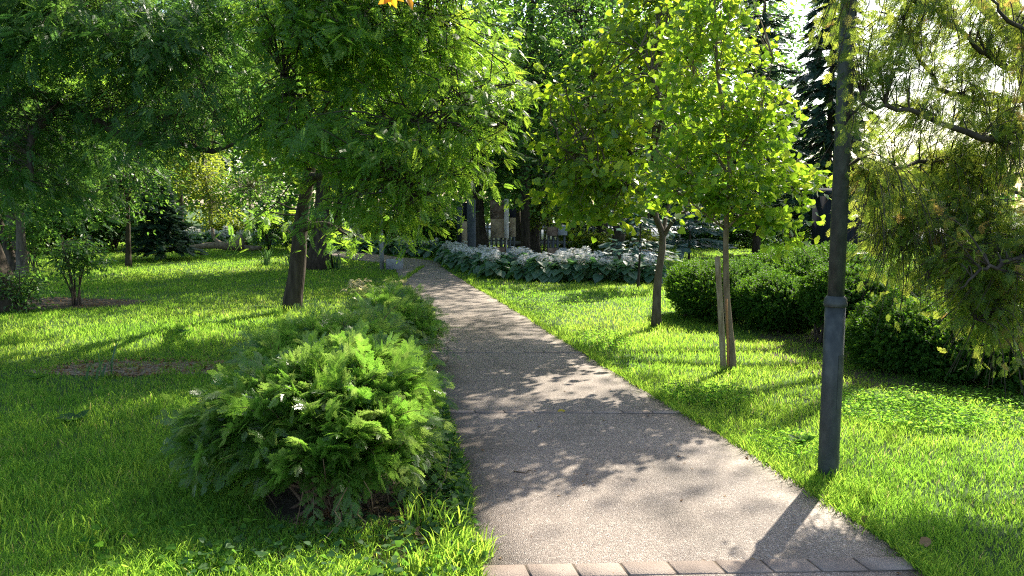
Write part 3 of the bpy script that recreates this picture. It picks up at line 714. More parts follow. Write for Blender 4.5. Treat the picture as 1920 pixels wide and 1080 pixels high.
# yew hedge bushes on the right
def bush(name, label, blobs, nsp, size, mat='yew', cat='bush', tmpl=SPRIG, group=None, upb=.35):
    P, D = [], []
    c = np.mean([b_[0] for b_ in blobs], axis=0); c = np.array([c[0], c[1], 0.0])
    root = thing(name, label, cat, c, group); acc = Acc(); wd = Acc()
    w = np.array([b_[1][0] * b_[1][2] for b_ in blobs], float); w /= w.sum()
    for (bc, r, _), k in zip(blobs, rng.multinomial(nsp, w)):
        d = unit(k); lump = .86 + .28 * vnoise(d[:, 0] * 2 + 40 + bc[0], d[:, 2] * 2 + d[:, 1] * 2 + 40, .35, 21)
        rad = (.5 + .5 * rng.random(k) ** .45) * lump
        P.append(np.asarray(bc) + d * rad[:, None] * np.asarray(r)); D.append(d)
    P, D = np.concatenate(P), np.concatenate(D); ok = P[:, 2] > .04; P, D = P[ok], D[ok]; n = len(P)
    ax = D + rng.normal(size=(n, 3)) * .45; ax[:, 2] += upb
    X_, Y_, Z_ = frames(ax, unit(n)); acc.inst(tmpl, P - c, X_, Y_, Z_, size * (.6 + .8 * rng.random(n)), rng.random(n))
    acc.build('foliage', M[mat], root)
    for (bc, r, _) in blobs:
        for i_ in range(16):
            d = unit(1)[0]; d[2] = abs(d[2]); e = np.asarray(bc) + d * np.asarray(r) * .85 - c
            s0 = np.array([bc[0] - c[0] + rng.normal() * .1, bc[1] - c[1] + rng.normal() * .1, -.03])
            wd.tube(curve(s0, e, 5, .1, .15), np.linspace(.016, .004, 5), 4, cap=False)
    wd.build('branches', M['bark'], root, smooth=True)
    return root
G_H = 'clipped evergreen bushes of the hedge on the right'
bush('yew_bush', 'rounded dark evergreen bush at the far left end of the hedge behind the young trees', [B(1340, 548, 10.9, 78, 55, .75), B(1300, 535, 11.3, 45, 42, .6), B(1395, 540, 11.2, 70, 50, .7)], 11000, .075, group=G_H)
bush('yew_bush', 'rounded dark evergreen bush behind the stake, in the middle of the hedge', [B(1450, 565, 10.0, 68, 48, .6), B(1495, 572, 9.9, 48, 42, .55)], 8000, .075, group=G_H)
bush('yew_bush', 'bright green topped evergreen bush rising behind the dark hedge', [B(1480, 510, 12.0, 80, 42, .8), B(1565, 500, 12.2, 70, 40, .8)], 7000, .08, group=G_H)
bush('yew_bush', 'sunlit lime green evergreen bush peeking out left of the lamp post', [B(1560, 555, 9.0, 52, 52, .5), B(1610, 565, 9.0, 60, 60, .5)], 8500, .07, group=G_H)
bush('yew_bush', 'large near black evergreen bush with a ragged base right of the lamp post', [B(1690, 632, 7.6, 95, 72, .6), B(1800, 655, 7.2, 110, 80, .65), B(1900, 672, 6.9, 100, 90, .65), B(1760, 590, 8.0, 80, 42, .55)], 19000, .07, group=G_H)
bush('yew_bush', 'bright evergreen bush under the hanging cypress sprays', [B(1700, 545, 9.3, 80, 38, .6), B(1830, 530, 9.5, 90, 50, .6), B(1950, 540, 9.0, 80, 70, .6)], 8000, .075, group=G_H)

# hanging cypress at the right edge
cyp_base = np.array([4.35, 5.6, 0.0]); root = thing('cypress_tree', 'loose cypress tree with drooping sprays and browning tips hanging in from the right', 'tree', cyp_base)
tk = Acc(); lm = Acc(); cr = Acc()
tk.tube(spline([(0, 0, -.1), (.05, 0, 1.2), (-.02, .05, 2.6), (.03, 0, 4.4), (0, 0, 5.6)], 16), np.linspace(.13, .03, 16), 12, wob=.05)
arms = [[(0, 0, 2.0), at(1900, 330, 5.2), at(1760, 300, 4.9), at(1640, 330, 4.6), at(1590, 310, 4.4)], [(0, 0, 2.4), at(1880, 190, 5.1), at(1760, 160, 4.8), at(1700, 60, 4.6), at(1690, -30, 4.5)],
        [(0, 0, 2.6), at(1900, 130, 4.9), at(1800, 60, 4.6), at(1660, -40, 4.4)], [(0, 0, 1.7), at(1920, 430, 5.0), at(1800, 420, 4.8), at(1680, 440, 4.8)], [(0, 0, 1.3), at(1960, 520, 4.9), at(1880, 560, 4.6), at(1830, 600, 4.4)],
        [(0, 0, 2.2), at(1860, 260, 4.6), at(1740, 220, 4.4), at(1620, 200, 4.25), at(1580, 240, 4.2)], [(0, 0, 3.0), at(1920, -40, 5), at(1700, -80, 4.6), at(1600, -60, 4.4)], [(0, 0, 1.9), at(1960, 380, 5.6), at(1850, 340, 5.9), at(1740, 380, 6.0)],
        [(0, 0, 1.5), at(1930, 480, 4.4), at(1860, 500, 4.2), at(1800, 540, 4.15)], [(0, 0, 2.9), at(1930, 60, 4.5), at(1850, -20, 4.3)]]
nodes = []
for A in arms:
    pp = spline([np.asarray(A[0]) + cyp_base] + [np.asarray(q_) for q_ in A[1:]], 22); pp[2:-1] += rng.normal(size=(19, 3)) * .01
    lm.tube(pp - cyp_base, np.linspace(.024, .004, 22), 6, cap=False); nodes.append(pp[4:])
alln = np.concatenate(nodes)
def sprays(blobs, n, size, drop=.7, sh=0.0):
    w = np.array([b_[2] for b_ in blobs], float); w /= w.sum(); ks = max(int(n / 13), 1)
    for (bc, r, _), k in zip(blobs, rng.multinomial(ks, w)):
        d = unit(k) * (rng.random(k) ** .45)[:, None] * 1.1; cc = np.asarray(bc) + d * np.asarray(r)
        for q_ in cc:
            j_ = np.argmin(((alln - q_) ** 2).sum(1)); a0 = alln[j_]
            dirv = nrm(q_ - a0 + np.array([-.12, -.03, -.12])); L = .22 + .2 * rng.random()
            tip = q_ + dirv * L * .5 - np.array([0, 0, .1]); pp = spline([a0, (a0 + q_) / 2 + np.array([0, 0, .06]), q_, tip], 10)
            lm.tube(pp - cyp_base, np.linspace(.0045, .0015, 10), 3, cap=False)
            m_ = 13; t_ = .3 + .55 * rng.random(m_); ip = pp[(t_ * 9).astype(int)] + rng.normal(size=(m_, 3)) * .045
            ax = nrm(dirv) * .6 + rng.normal(size=(m_, 3)) * .55; ax[:, 2] -= drop
            X_, Y_, Z_ = frames(ax, np.array([0, 0, .6]) + rng.normal(size=(m_, 3)) * .7)
            br = rng.random() < .05
            cr.inst(FROND2, ip - cyp_base, X_, Y_, Z_, size * (.6 + .7 * rng.random(m_)), np.clip((.72 if br else .0) + .62 * rng.random(m_) + sh, 0, 1))
sprays([B(1860, 560, 4.5, 80, 90, .3), B(1890, 450, 4.7, 90, 80, .4), B(1800, 470, 4.7, 70, 60, .3), B(1870, 640, 4.3, 45, 40, .2), B(1720, 420, 4.7, 90, 60, .3), B(1660, 470, 4.7, 50, 40, .2), B(1690, 500, 4.7, 50, 30, .2),
        B(1640, 330, 4.5, 50, 50, .3), B(1610, 240, 4.2, 36, 40, .15), B(1640, 130, 4.4, 60, 70, .3), B(1600, 30, 4.4, 50, 70, .3), B(1780, 330, 5, 90, 60, .4), B(1870, 320, 4.9, 80, 100, .5), B(1880, 180, 4.8, 70, 120, .5), B(1760, 200, 4.7, 60, 60, .3), B(1880, 40, 4.8, 70, 70, .5), B(1740, 60, 4.6, 80, 60, .3), B(1690, 545, 4.9, 40, 14, .1), B(1690, 230, 4.6, 55, 60, .3), B(1730, 10, 4.6, 60, 50, .3), B(1900, 540, 4.4, 60, 100, .5), B(1780, 500, 4.5, 60, 50, .3), B(1680, 390, 4.6, 80, 50, .3)], 14500, .07, .45)
alln = np.vstack([alln, cyp_base + np.stack([np.zeros(12), np.zeros(12), np.linspace(1.2, 4.6, 12)], 1)])
sprays([((4.6, 5.8, 2.0), (.8, .8, .9), .8), ((4.7, 6.0, 3.4), (.8, .8, .9), .8), ((5.3, 5.7, 1.6), (.6, .7, .7), .5), ((4.5, 5.9, 4.6), (.6, .6, .8), .4)], 5000, .075, .5)
for q_ in range(len(lm.V)): tk.add(lm.V[q_], lm.F[q_] - lm.F[q_].min(), lm.N[q_])
tk.build('trunk', M['bark'], root, smooth=True); cr.build('foliage', M['cypress'], root)

# ================================================================== LEFT TREES
t1 = gp(546, 582); Y1 = t1[1]
make_tree('robinia_tree', 'leaning tree with feathery pinnate leaves and hanging boughs left of the path', 'tree',
          trk(t1, at(558, 500, Y1), at(563, 430, Y1), at(575, 350, Y1), at(592, 250, Y1), at(600, 120, Y1), at(610, -80, Y1)), .135,
          [[at(575, 350, Y1), at(640, 290, Y1 - .9), at(740, 240, Y1 - 1.7), at(850, 230, Y1 - 1.8), at(950, 240, Y1 - 1.7)], [at(585, 290, Y1), at(660, 180, Y1 - .5), at(760, 80, Y1 - 1), at(860, 60, Y1 - .9)],
           [at(590, 260, Y1), at(560, 200, Y1 - 1), at(530, 140, Y1 - 1.7)], [at(592, 250, Y1), at(640, 120, Y1 - 1), at(700, 0, Y1 - 1.4)], [at(580, 330, Y1), at(660, 330, Y1 - 1.4), at(740, 340, Y1 - 2.1), at(800, 370, Y1 - 2.1)],
           [at(590, 260, Y1), at(580, 180, Y1 - .6), at(560, 50, Y1 - 1.5)], [at(563, 430, Y1), at(610, 420, Y1 - .4), at(650, 440, Y1 - .6)]],
          [B(740, 300, Y1 - 2, 120, 85, 1.2), B(840, 260, Y1 - 1.8, 120, 80, 1.1), B(920, 200, Y1 - 1.6, 70, 70, .9), B(640, 270, Y1 - 2, 110, 75, 1.1), B(700, 375, Y1 - 2.2, 110, 48, .8), B(800, 375, Y1 - 2, 60, 40, .6), B(540, 215, Y1 - 1.8, 80, 70, .8, .7), B(760, 130, Y1 - 1.2, 160, 110, 1.2), B(640, 110, Y1 - 1.6, 130, 100, 1.3), B(850, 90, Y1 - .8, 110, 100, 1.2), B(720, -60, Y1 - 1.4, 190, 110, 1.5), B(560, 20, Y1 - 1.8, 110, 90, .9, .9), B(645, 440, Y1 - .6, 42, 26, .4), B(500, 420, Y1 + .8, 40, 30, .4)],
          PIN, M['pinnate'], M['bark'], .18, 760, 14, .29, droop=.45, upw=.8, jit=.45, r1=.05, lr=.06, flare=1.25)
t0 = gp(8, 584); Y0 = 11.0
make_tree('old_robinia_tree', 'old tree at the left edge with shade darkened leaves and a long crooked limb reaching right', 'tree',
          trk(t0, at(-25, 480, 11.8), at(-60, 350, 11.6), at(-40, 200, 11.3), at(-60, 0, 11), at(-60, -200, 11)), .26,
          [[at(-50, 250, 11.4), at(30, 175, 11.1), at(110, 190, 10.9), at(200, 238, 10.6), at(262, 272, 10.4), at(330, 268, 10.3), at(390, 285, 10.2), at(440, 268, 10), at(490, 235, 9.8)],
           [at(-40, 200, 11.3), at(60, 60, 10.6), at(180, -40, 10.2)], [at(-60, 100, 11), at(40, 0, 11.5), at(200, -90, 12)], [at(110, 190, 10.9), at(60, 260, 10.2), at(60, 340, 9.9)]],
          [B(120, 85, 10.4, 190, 80, 1.5), B(330, 100, 10.3, 150, 75, 1.3), B(40, 265, 10.9, 100, 60, 1), B(330, 225, 11.0, 110, 38, .9), B(300, 255, 9.9, 70, 26, .35, .25), B(180, 215, 11.2, 90, 40, .9), B(190, 290, 11.8, 110, 34, .7), B(80, 350, 10.3, 100, 50, .8), B(-60, 200, 10.5, 150, 160, 1.5), B(250, 0, 10.4, 220, 90, 1.8), B(0, -40, 10.5, 200, 110, 1.8), B(420, 190, 9.9, 80, 50, .7), B(360, 215, 11.2, 70, 22, .5), B(430, 20, 10.6, 110, 70, 1.0), B(260, 190, 11.6, 80, 36, .7)],
          PIN, M['pinnate_shaded'], M['bark'], .185, 960, 15, .29, droop=.5, upw=.85, jit=.4, r1=.1, lr=.085, twig_r=.003)

make_tree('shade_tree', 'unseen tall spreading tree just beyond the right edge whose high crown shades the path', 'tree',
          [np.array([9.6, 13.6, 0]), np.array([9.4, 13.7, 2]), np.array([8.9, 13.8, 4.2]), np.array([8.2, 14, 6.5]), np.array([7.8, 14.2, 9])], .24,
          [[np.array([8.9, 13.8, 4.2]), np.array([7.6, 14.4, 5.9]), np.array([5.2, 15.2, 6.9]), np.array([3.6, 15.8, 7.6])], [np.array([8.6, 13.9, 5.2]), np.array([6.5, 13.4, 7.2]), np.array([3.5, 12.9, 8.1]), np.array([.4, 12.5, 8.4])], [np.array([8.2, 14, 6.5]), np.array([6.4, 15.4, 7.6]), np.array([4.4, 18, 8.2]), np.array([4, 20.5, 8.6])]],
          [((4.7, 16.3, 7.8), (1.3, 1.7, 1.1), 1.6), ((3.4, 17.4, 8.2), (1.4, 1.6, 1.2), 1.3), ((2.0, 13.0, 8.4), (1.7, 1.4, 1.0), 1.5), ((.7, 12.2, 8.3), (1.7, 1.5, .9), 1.4), ((4.2, 19.6, 8.3), (1.7, 2.4, 1.2), 1.7), ((7.8, 14.9, 9.6), (1.4, 1.4, 1.2), .9), ((4.3, 14.0, 8.9), (1.5, 1.1, 1.0), 1.1)],
          LEAF, M['broad_dark'], M['bark'], .14, 560, 16, .4, droop=.3)  # unseen tree, crown lobes placed and shaped to shade path and left lawn

# multi-stemmed shrubs and thin trees of the shaded lawn on the left
def stemshrub(label, u, v, top, half, n=7, mat='broad_dark', leafs=55, size=.07, name='stemmed_shrub', lo=.35):
    c = gp(u, v); h = at(u, top, c[1])[2]; r = half * c[1] / F
    root = thing(name, label, 'shrub', c); st, cr_ = Acc(), Acc()
    ends = []
    for i_ in range(n):
        a_ = rng.random() * 6.283; e = np.array([math.cos(a_) * r * (.3 + .6 * rng.random()), math.sin(a_) * r * .7, h * (.7 + .3 * rng.random())])
        pts = spline([(rng.normal() * .05, rng.normal() * .05, -.03), e * np.array([.35, .35, .4]), e], 9); ends.append(pts[3:]); st.tube(pts, np.linspace(.018, .005, 9), 5, cap=False)
    nd = np.concatenate(ends)
    leaves(cr_, [((0, 0, h * (lo + 1) / 2), (r, r * .8, h * (1 - lo) / 2 * 1.05), 1)], LEAF, size, leafs, 16, .16, shell=.2, limb=nd, wood=st, twig_r=.003, droop=.4)
    st.build('stems', M['bark'], root, smooth=True); cr_.build('foliage', M[mat], root); return root
stemshrub('dark bushy shrub on many thin stems standing alone on the left lawn', 142, 572, 435, 62, 8, leafs=95, lo=.38)
stemshrub('low grey green shrub at the foot of the old tree on the left edge', 38, 585, 500, 50, 6, leafs=70, size=.06, lo=.05)
stemshrub('thin leafy shrub far back between the trunks on the left', 62, 508, 400, 45, 6, leafs=60, size=.1, lo=.4)
stemshrub('dark rounded shrub standing far back beside the carved log', 505, 468, 395, 40, 8, leafs=110, size=.1, lo=.1)

def thin_tree(name, label, base, top, r0, blobs, mat, n_clu, size, spread, n_leaf=14, bark='bark', tmpl=LEAF, lean=(0, 0), **kw):
    b_ = gp(*base); tp = at(top[0], top[1], b_[1])
    mid = b_ + (tp - b_) * .5 + np.array([lean[0], lean[1], 0])
    limbs = [[b_ + (tp - b_) * f for f in (.55,)] + [(np.asarray(bl[0]) + b_ + (tp - b_) * .7) / 2, bl[0]] for bl in blobs]
    return make_tree(name, label, 'tree', [b_, b_ + (mid - b_) * .5, mid, tp], r0, limbs, blobs, tmpl, M[mat], M[bark], size, n_clu, n_leaf, spread, r1=r0 * .5, lr=r0 * .4, **kw)
thin_tree('slim_tree', 'slim tree with one pale straight trunk on the middle of the left lawn', (241, 500), (238, 300), .075, [B(230, 350, 19, 90, 62, 1.4), B(170, 375, 19.5, 80, 50, 1.2), B(265, 300, 19, 60, 60, 1.2), B(150, 300, 19.5, 90, 60, 1.4)], 'broad_dark', 240, .13, .33)
thin_tree('slim_tree', 'grey slim tree with a thicker trunk near the left edge', (42, 520), (33, 280), .12, [B(40, 330, 16, 120, 70, 1.4), B(-40, 250, 16, 120, 100, 1.6), B(110, 260, 16.5, 110, 70, 1.4)], 'broad_dark', 260, .12, .33, bark='barkgrey')
thin_tree('leaning_tree', 'dark tree leaning left beside the grey trunk at the left edge', (30, 508), (-30, 330), .12, [B(-20, 330, 17.5, 90, 70, 1.3)], 'broad_dark', 110, .12, .33)

# ------------------------------------------------------------------ conifers
def conifer(name, label, base, h, r, mat, z0=.12, nw=18, size=.4, drp=.35, cat='tree', per=7, group=None, col=False, tr=None, dense=1.0, prof=1.0):
    root = thing(name, label, cat, base, group); tk, lm_, cr_ = Acc(), Acc(), Acc(); tr = tr or h * .013
    tk.tube(spline([(0, 0, -.1), (.03, 0, h * .4), (0, .02, h)], 12), np.linspace(tr, tr * .12, 12), 9, wob=.03)
    for i_ in range(nw):
        t_ = (i_ + rng.random() * .6) / nw; z = h * (z0 + (1 - z0) * t_ * .98); rr = r * (1 - t_) ** prof * (.75 + .4 * rng.random()) + .04 * r
        for k_ in range(per):
            a_ = 6.283 * (k_ + rng.random() * .7) / per; L = rr * (.65 + .45 * rng.random()); d = np.array([math.cos(a_), math.sin(a_), 0])
            e = d * L + np.array([0, 0, z - drp * L * (1 - .5 * t_)]); s_ = np.array([0, 0, z])
            m_ = (s_ + e) / 2 + np.array([0, 0, .06 * L]); pp = spline([s_, m_, e + np.array([0, 0, .05 * L])], 8)
            lm_.tube(pp, np.linspace(tr * .22, tr * .05, 8), 4, cap=False)
            q = max(int(dense * L / size * 7), 3); f_ = .2 + .8 * rng.random(q) ** .8; ip = pp[np.minimum((f_ * 7).astype(int), 7)] + rng.normal(size=(q, 3)) * size * .12
            sd = np.where(rng.random(q) < .5, 1, -1)[:, None]; ax = d * .8 + np.cross(d, (0, 0, 1)) * sd * .7 * rng.random((q, 1)) + rng.normal(size=(q, 3)) * .2; ax[:, 2] -= drp * .9
            X_, Y_, Z_ = frames(ax, np.array([0, 0, 1.0]) + rng.normal(size=(q, 3)) * .3); cr_.inst(SPRAY, ip, X_, Y_, Z_, size * (.6 + .6 * rng.random(q)), rng.random(q))
    for q_ in range(len(lm_.V)): tk.add(lm_.V[q_], lm_.F[q_] - lm_.F[q_].min(), lm_.N[q_])
    tk.build('trunk', M['bark'], root, smooth=True); cr_.build('foliage', M[mat], root)
    return root
conifer('spruce_tree', 'tall dark spruce with drooping boughs against the sky behind the lamp post', at(1545, 455, 27) * np.array([1, 1, 0]), 12.5, 2.3, 'spruce', .12, 30, .45, .5, per=7)
conifer('spruce_tree', 'shorter dark conifer behind the ginkgo crown', at(1418, 455, 25) * np.array([1, 1, 0]), 11.0, 1.9, 'spruce', .1, 26, .42, .15, per=6, dense=.75)
conifer('young_conifer', 'small dark broad conifer on the far left lawn', gp(302, 487), 2.6, 1.15, 'spruce', .12, 13, .34, .1, per=8)
conifer('blue_spruce', 'low blue grey spruce with flat boughs behind the linden trunk', gp(1196, 540), 2.4, .95, 'bluespruce', .3, 9, .22, .12, per=6, dense=.55, tr=.03)
conifer('blue_spruce', 'blue grey spruce half hidden between the linden and the hedge', gp(1290, 512), 2.8, 1.2, 'bluespruce', .2, 11, .24, .12, per=6, dense=.6, tr=.035)
for (u, v, h, lab) in ((686, 468, 1.15, 'small columnar thuja left of the thin grey lamp post, far back'), (722, 466, 1.05, 'small columnar thuja right of the thin grey lamp post, far back')):
    c = gp(u, v); bush('columnar_thuja', lab, [((c[0], c[1], h * .45), (.36, .36, h * .5), 1), ((c[0], c[1], h * .75), (.22, .22, h * .38), 1)], 1500, .16, 'broad_light', 'shrub', SPRIG, 'columnar thujas far back')

# ------------------------------------------------------------------ hostas
def make_hosta(name, label, nl, nf, seed, cat='plant'):
    global rng
    old, rng = rng, np.random.default_rng(seed)
    root = thing(name, label, cat, (0, 0, 0)); lf, fl, sm = Acc(), Acc(), Acc()
    tv = []
    n = nl; a_ = rng.random(n) * 6.283; el = rng.random(n)
    V5, F5 = [], []
    pos = np.stack([np.cos(a_) * (.08 + .17 * (1 - el)), np.sin(a_) * (.08 + .17 * (1 - el)), .12 + .3 * el], 1)
    ax = np.stack([np.cos(a_), np.sin(a_), -.25 - .75 * (1 - el) + .2 * rng.random(n)], 1)
    X_, Y_, Z_ = frames(ax, np.array([0, 0, 1.0]) + .35 * np.stack([np.cos(a_), np.sin(a_), 0 * a_], 1) + rng.normal(size=(n, 3)) * .2)
    lf.inst(HEART, pos, X_, Y_, Z_, .17 + .09 * rng.random(n), rng.random(n))
    for i_ in range(0, n, 2): sm.tube(curve((rng.normal() * .03, rng.normal() * .03, -.02), pos[i_], 4), [.006, .005, .005, .004], 4, cap=False)
    tubeT = t_flower()
    for i_ in range(nf):
        aa = rng.random() * 6.283; e = np.array([math.cos(aa) * .15 * rng.random(), math.sin(aa) * .15 * rng.random(), .47 + .12 * rng.random()])
        pp = spline([(0, 0, .1), e * np.array([.4, .4, .7]), e], 6); sm.tube(pp, np.linspace(.006, .003, 6), 4, cap=False)
        m_ = 16; an = rng.random(m_) * 6.283; fp = e - np.stack([0 * an, 0 * an, .2 * rng.random(m_)], 1)
        ax = np.stack([np.cos(an), np.sin(an), -.35 + .4 * rng.random(m_)], 1); X_, Y_, Z_ = frames(ax, unit(m_)); fl.inst(tubeT, fp, X_, Y_, Z_, .085 + .04 * rng.random(m_), rng.random(m_))
    lf.build('leaves', M['hosta'], root); sm.build('stalks', M['greenstem'], root)
    if nf: fl.build('flowers', M['petal'], root)
    rng = old
    return root
def t_flower():
    V, Fs = [], []
    for k_ in range(4):
        a_ = k_ * math.pi / 2; s, c = math.sin(a_), math.cos(a_)
        i0 = len(V); V += [(c * .03, 0, s * .03), (c * .1 - s * .07, .5, s * .1 + c * .07), (c * .26, 1, s * .26), (c * .1 + s * .07, .5, s * .1 - c * .07)]; Fs.append((i0, i0 + 1, i0 + 2, i0 + 3))
    return T(V, Fs)
LH = 'white flowering hosta in the long bed right of the path'; GH = 'white flowering hostas in the bed right of the path'
protos = [make_hosta('hosta_plant', LH, 34, 4, 100 + k_) for k_ in range(3)]
spots = []
for x in np.arange(-1.9, 3.15, .43):
    yf = np.interp(x, [-1.9, -1.4, -.7, 0, .8, 3.5], [20.9, 19.4, 17.6, 16.7, 16.2, 15.9])
    for r_ in range(4):
        spots.append((x + rng.normal() * .08 + (.2 if r_ % 2 else 0), yf + .25 + .5 * r_ + rng.normal() * .07))
spots = [(x, y) for x, y in spots if not in_poly(np.array([x - .25]), np.array([y]))[0]]
used = [0, 0, 0]
for i_, (x, y) in enumerate(spots):
    k_ = i_ % 3; rz = rng.random() * 6.28; s_ = .9 + .3 * rng.random()
    if not used[k_]:
        o = protos[k_]; o.location = (x, y, 0); o.rotation_euler = (0, 0, rz); o.scale = (s_,) * 3; o['group'] = GH; used[k_] = 1
    else: dup(protos[k_], (x, y, 0), rz, s_, LH, GH)
L2 = 'dark green hosta in the low bed beyond the bend of the path'; G2 = 'hostas beyond the bend of the path'
pd = make_hosta('hosta_plant', L2, 26, 1, 120); first = True
for i_ in range(34):
    x = -8.2 + 6.3 * rng.random(); yb = np.interp(x, [-9, -3.4, -2.5, -2.05], [30, 24.2, 22.8, 22.2])
    y = yb + .3 + 1.5 * rng.random()
    if first: pd.location = (x, y, 0); pd['group'] = G2; first = False
    else: dup(pd, (x, y, 0), rng.random() * 6.28, .9 + .3 * rng.random(), L2, G2)
L3 = 'pale flowering hosta in the sunlit bed behind the carved log'; G3 = 'hostas behind the carved log'
for i_ in range(22):
    u = 345 + 200 * rng.random(); c = gp(u, 452 + 10 * rng.random()); dup(protos[i_ % 3], c, rng.random() * 6.28, 1.0 + .3 * rng.random(), L3, G3)
L4 = 'pale flowering plant in the far bed at the left between the trunks'; G4 = 'flowering plants far left'
for i_ in range(14):
    u = 40 + 130 * rng.random(); c = gp(u, 446 + 8 * rng.random()); dup(protos[i_ % 3], c, rng.random() * 6.28, 1.1 + .3 * rng.random(), L4, G4)

# iris clumps and weeds
def iris(label, u, v, n, h, w=.022, name='iris_clump'):
    c = gp(u, v); acc = Acc(); x, y = rng.normal(size=n) * .06, rng.normal(size=n) * .06
    old = len(acc.V); blades(acc, x, y, h * (.55 + .5 * rng.random(n)), np.full(n, w), .35, rng.random(n), 3, -.02)
    o = acc.build(name, M['iris'], None); o.location = c; return tag(o, label, 'plant')
iris('two upright iris leaves fanning out beside the bare soil patch', 168, 712, 6, .26)
iris('taller iris fan of pointed leaves right of the bare soil weeds', 205, 705, 8, .36)
iris('grey green iris clump in front of the old stump, left side', 500, 497, 26, .5, .03)
iris('grey green iris clump directly left of the old stump', 545, 498, 26, .5, .03)
iris('pale yellow green iris clump at the right foot of the old stump', 630, 503, 22, .5, .03)
def weed(label, u, v, n=9, size=.16):
    c = gp(u, v); acc = Acc(); a_ = rng.random(n) * 6.283; ax = np.stack([np.cos(a_), np.sin(a_), .35 + .3 * rng.random(n)], 1)
    X_, Y_, Z_ = frames(ax, np.array([0, 0, 1.0]) + rng.normal(size=(n, 3)) * .2); acc.inst(LEAF, np.zeros((n, 3)) + [0, 0, .02], X_, Y_, Z_, size * (.6 + .6 * rng.random(n)), rng.random(n))
    o = acc.build('broadleaf_weed', M['ivy'], None); o.location = c; return tag(o, label, 'weed')
weed('broad leaved weed rosette in the shaded grass below the iris leaves', 140, 795, 16, .12)
weed('pale broad leaved weed beside the foot of the lamp post', 1500, 835, 14, .1)
weed('small leafy weed on the sunlit lawn behind the bare soil patch', 345, 628, 10, .11)
weed('leafy weed with long leaves in the shaded grass left of the bare soil', 70, 715, 14, .1)

# fallen leaves and a twig on the path
def fallen(label, u, v, size, m, up=(0, 0, 1), z=.03):
    c = gp(u, v); acc = Acc(); X_, Y_, Z_ = frames(np.array([[1, .4, .1]]), np.array([up], float))
    acc.inst(LEAF, np.array([[0, 0, 0.0]]), X_, Y_, Z_, size, [.5]); o = acc.build('fallen_leaf', M[m], None); o.location = c + [0, 0, z]; return tag(o, label, 'leaf')
fallen('yellow fallen leaf lying alone on the path by the middle paver band', 1045, 779, .075, 'yellowleaf', (.2, -.4, 1))
fallen('curled brown leaf on the right path edge near the shadow of the lamp', 1612, 988, .08, 'litter', (.5, -.6, .6))
fallen('small rusty leaf at the grass edge below the lamp post', 1540, 940, .05, 'litter', (-.5, -.6, .6))
fallen('dark brown leaf on the right path edge at the bottom corner', 1722, 1035, .09, 'litter', (.3, -.7, .6), .04)
a = Acc(); c = gp(985, 893); a.tube(curve((-.07, .01, 0), (.07, -.02, .006), 6, 0, .2), np.linspace(.004, .002, 6), 5); o = a.build('fallen_twig', M['stem'], None); o.location = c + [0, 0, .03]; tag(o, 'thin brown twig lying on the shaded part of the path', 'twig')
a = Acc(); c = gp(740, 505)
a.box((0, 0, .125), (.42, .3, .27), .1, bev=.012); o = a.build('concrete_block', M['concrete'], None); o.location = c; tag(o, 'grey concrete block at the left path edge by the thin lamp post', 'block')

# leaves of an overhanging branch at the top
for (u, v, Yd, lab, m, n_) in ((745, -8, 3.6, 'yellow and orange leaves of a twig hanging in at the top', 'orangeleaf', 6), (1248, -12, 4.2, 'pale green leaf twig hanging in at the top edge', 'linden', 4)):
    c = at(u, v, Yd); r_ = thing('hanging_twig', lab, 'twig', c); a = Acc(); a.tube(spline([(.25, .2, .9), (.1, .1, .4), (0, 0, 0)], 8), np.linspace(.008, .002, 8), 5, cap=False); a.build('stem', M['bark'], r_)
    a = Acc(); ax = np.stack([rng.normal(size=n_) * .7, rng.normal(size=n_) * .3, -.6 - .3 * rng.random(n_)], 1); X_, Y_, Z_ = frames(ax, np.array([0.2, -1, .2]) + rng.normal(size=(n_, 3)) * .4)
    a.inst(HEART if m == 'linden' else LEAF, np.stack([(rng.random(n_) - .5) * .1, 0 * ax[:, 0], .02 * rng.random(n_)], 1), X_, Y_, Z_, .06 + .02 * rng.random(n_), np.linspace(0, 1, n_)); a.build('leaves', M[m], r_)

# ================================================================== FAR THINGS
# three metal sculptures behind the flower bed
def boxpart(name, u0, u1, v0, v1, Y, depth, m, parent, c, dy=0.0, rot=.0):
    p0, p1 = at(u0, v1, Y + dy), at(u1, v0, Y + dy); a = Acc(); z0 = max(p0[2], 0)
    a.box(((p0[0] + p1[0]) / 2 - c[0], Y + dy - c[1], (z0 + p1[2]) / 2), (p1[0] - p0[0], depth, p1[2] - z0), rot, bev=.008)
    return a.build(name, M[m], parent)
YS = 22.0
c = np.array([*at(877, 480, YS)[:2], 0]); r_ = thing('metal_sculpture', 'dark steel slab sculpture with an upright pale board, leftmost of the three', 'sculpture', c, 'metal sculptures behind the hostas')
boxpart('slab', 876, 892, 374, 468, YS, .26, 'darksteel', r_, c, .02); boxpart('slab', 858, 867, 388, 470, YS, .2, 'darksteel', r_, c, .15); boxpart('board', 866, 876, 415, 462, YS, .1, 'rustpale', r_, c, -.1)
boxpart('dark_panel', 867, 876, 380, 415, YS, .1, 'shed', r_, c, .08); boxpart('base_block', 862, 877, 462, 500, YS, .4, 'rust', r_, c, -.05); boxpart('base_block', 877, 893, 468, 500, YS, .36, 'darksteel', r_, c, .02)
c = np.array([*at(945, 480, YS)[:2], 0]); r_ = thing('metal_sculpture', 'rusty brown panel sculpture with a bright steel upright, middle of the three', 'sculpture', c, 'metal sculptures behind the hostas')
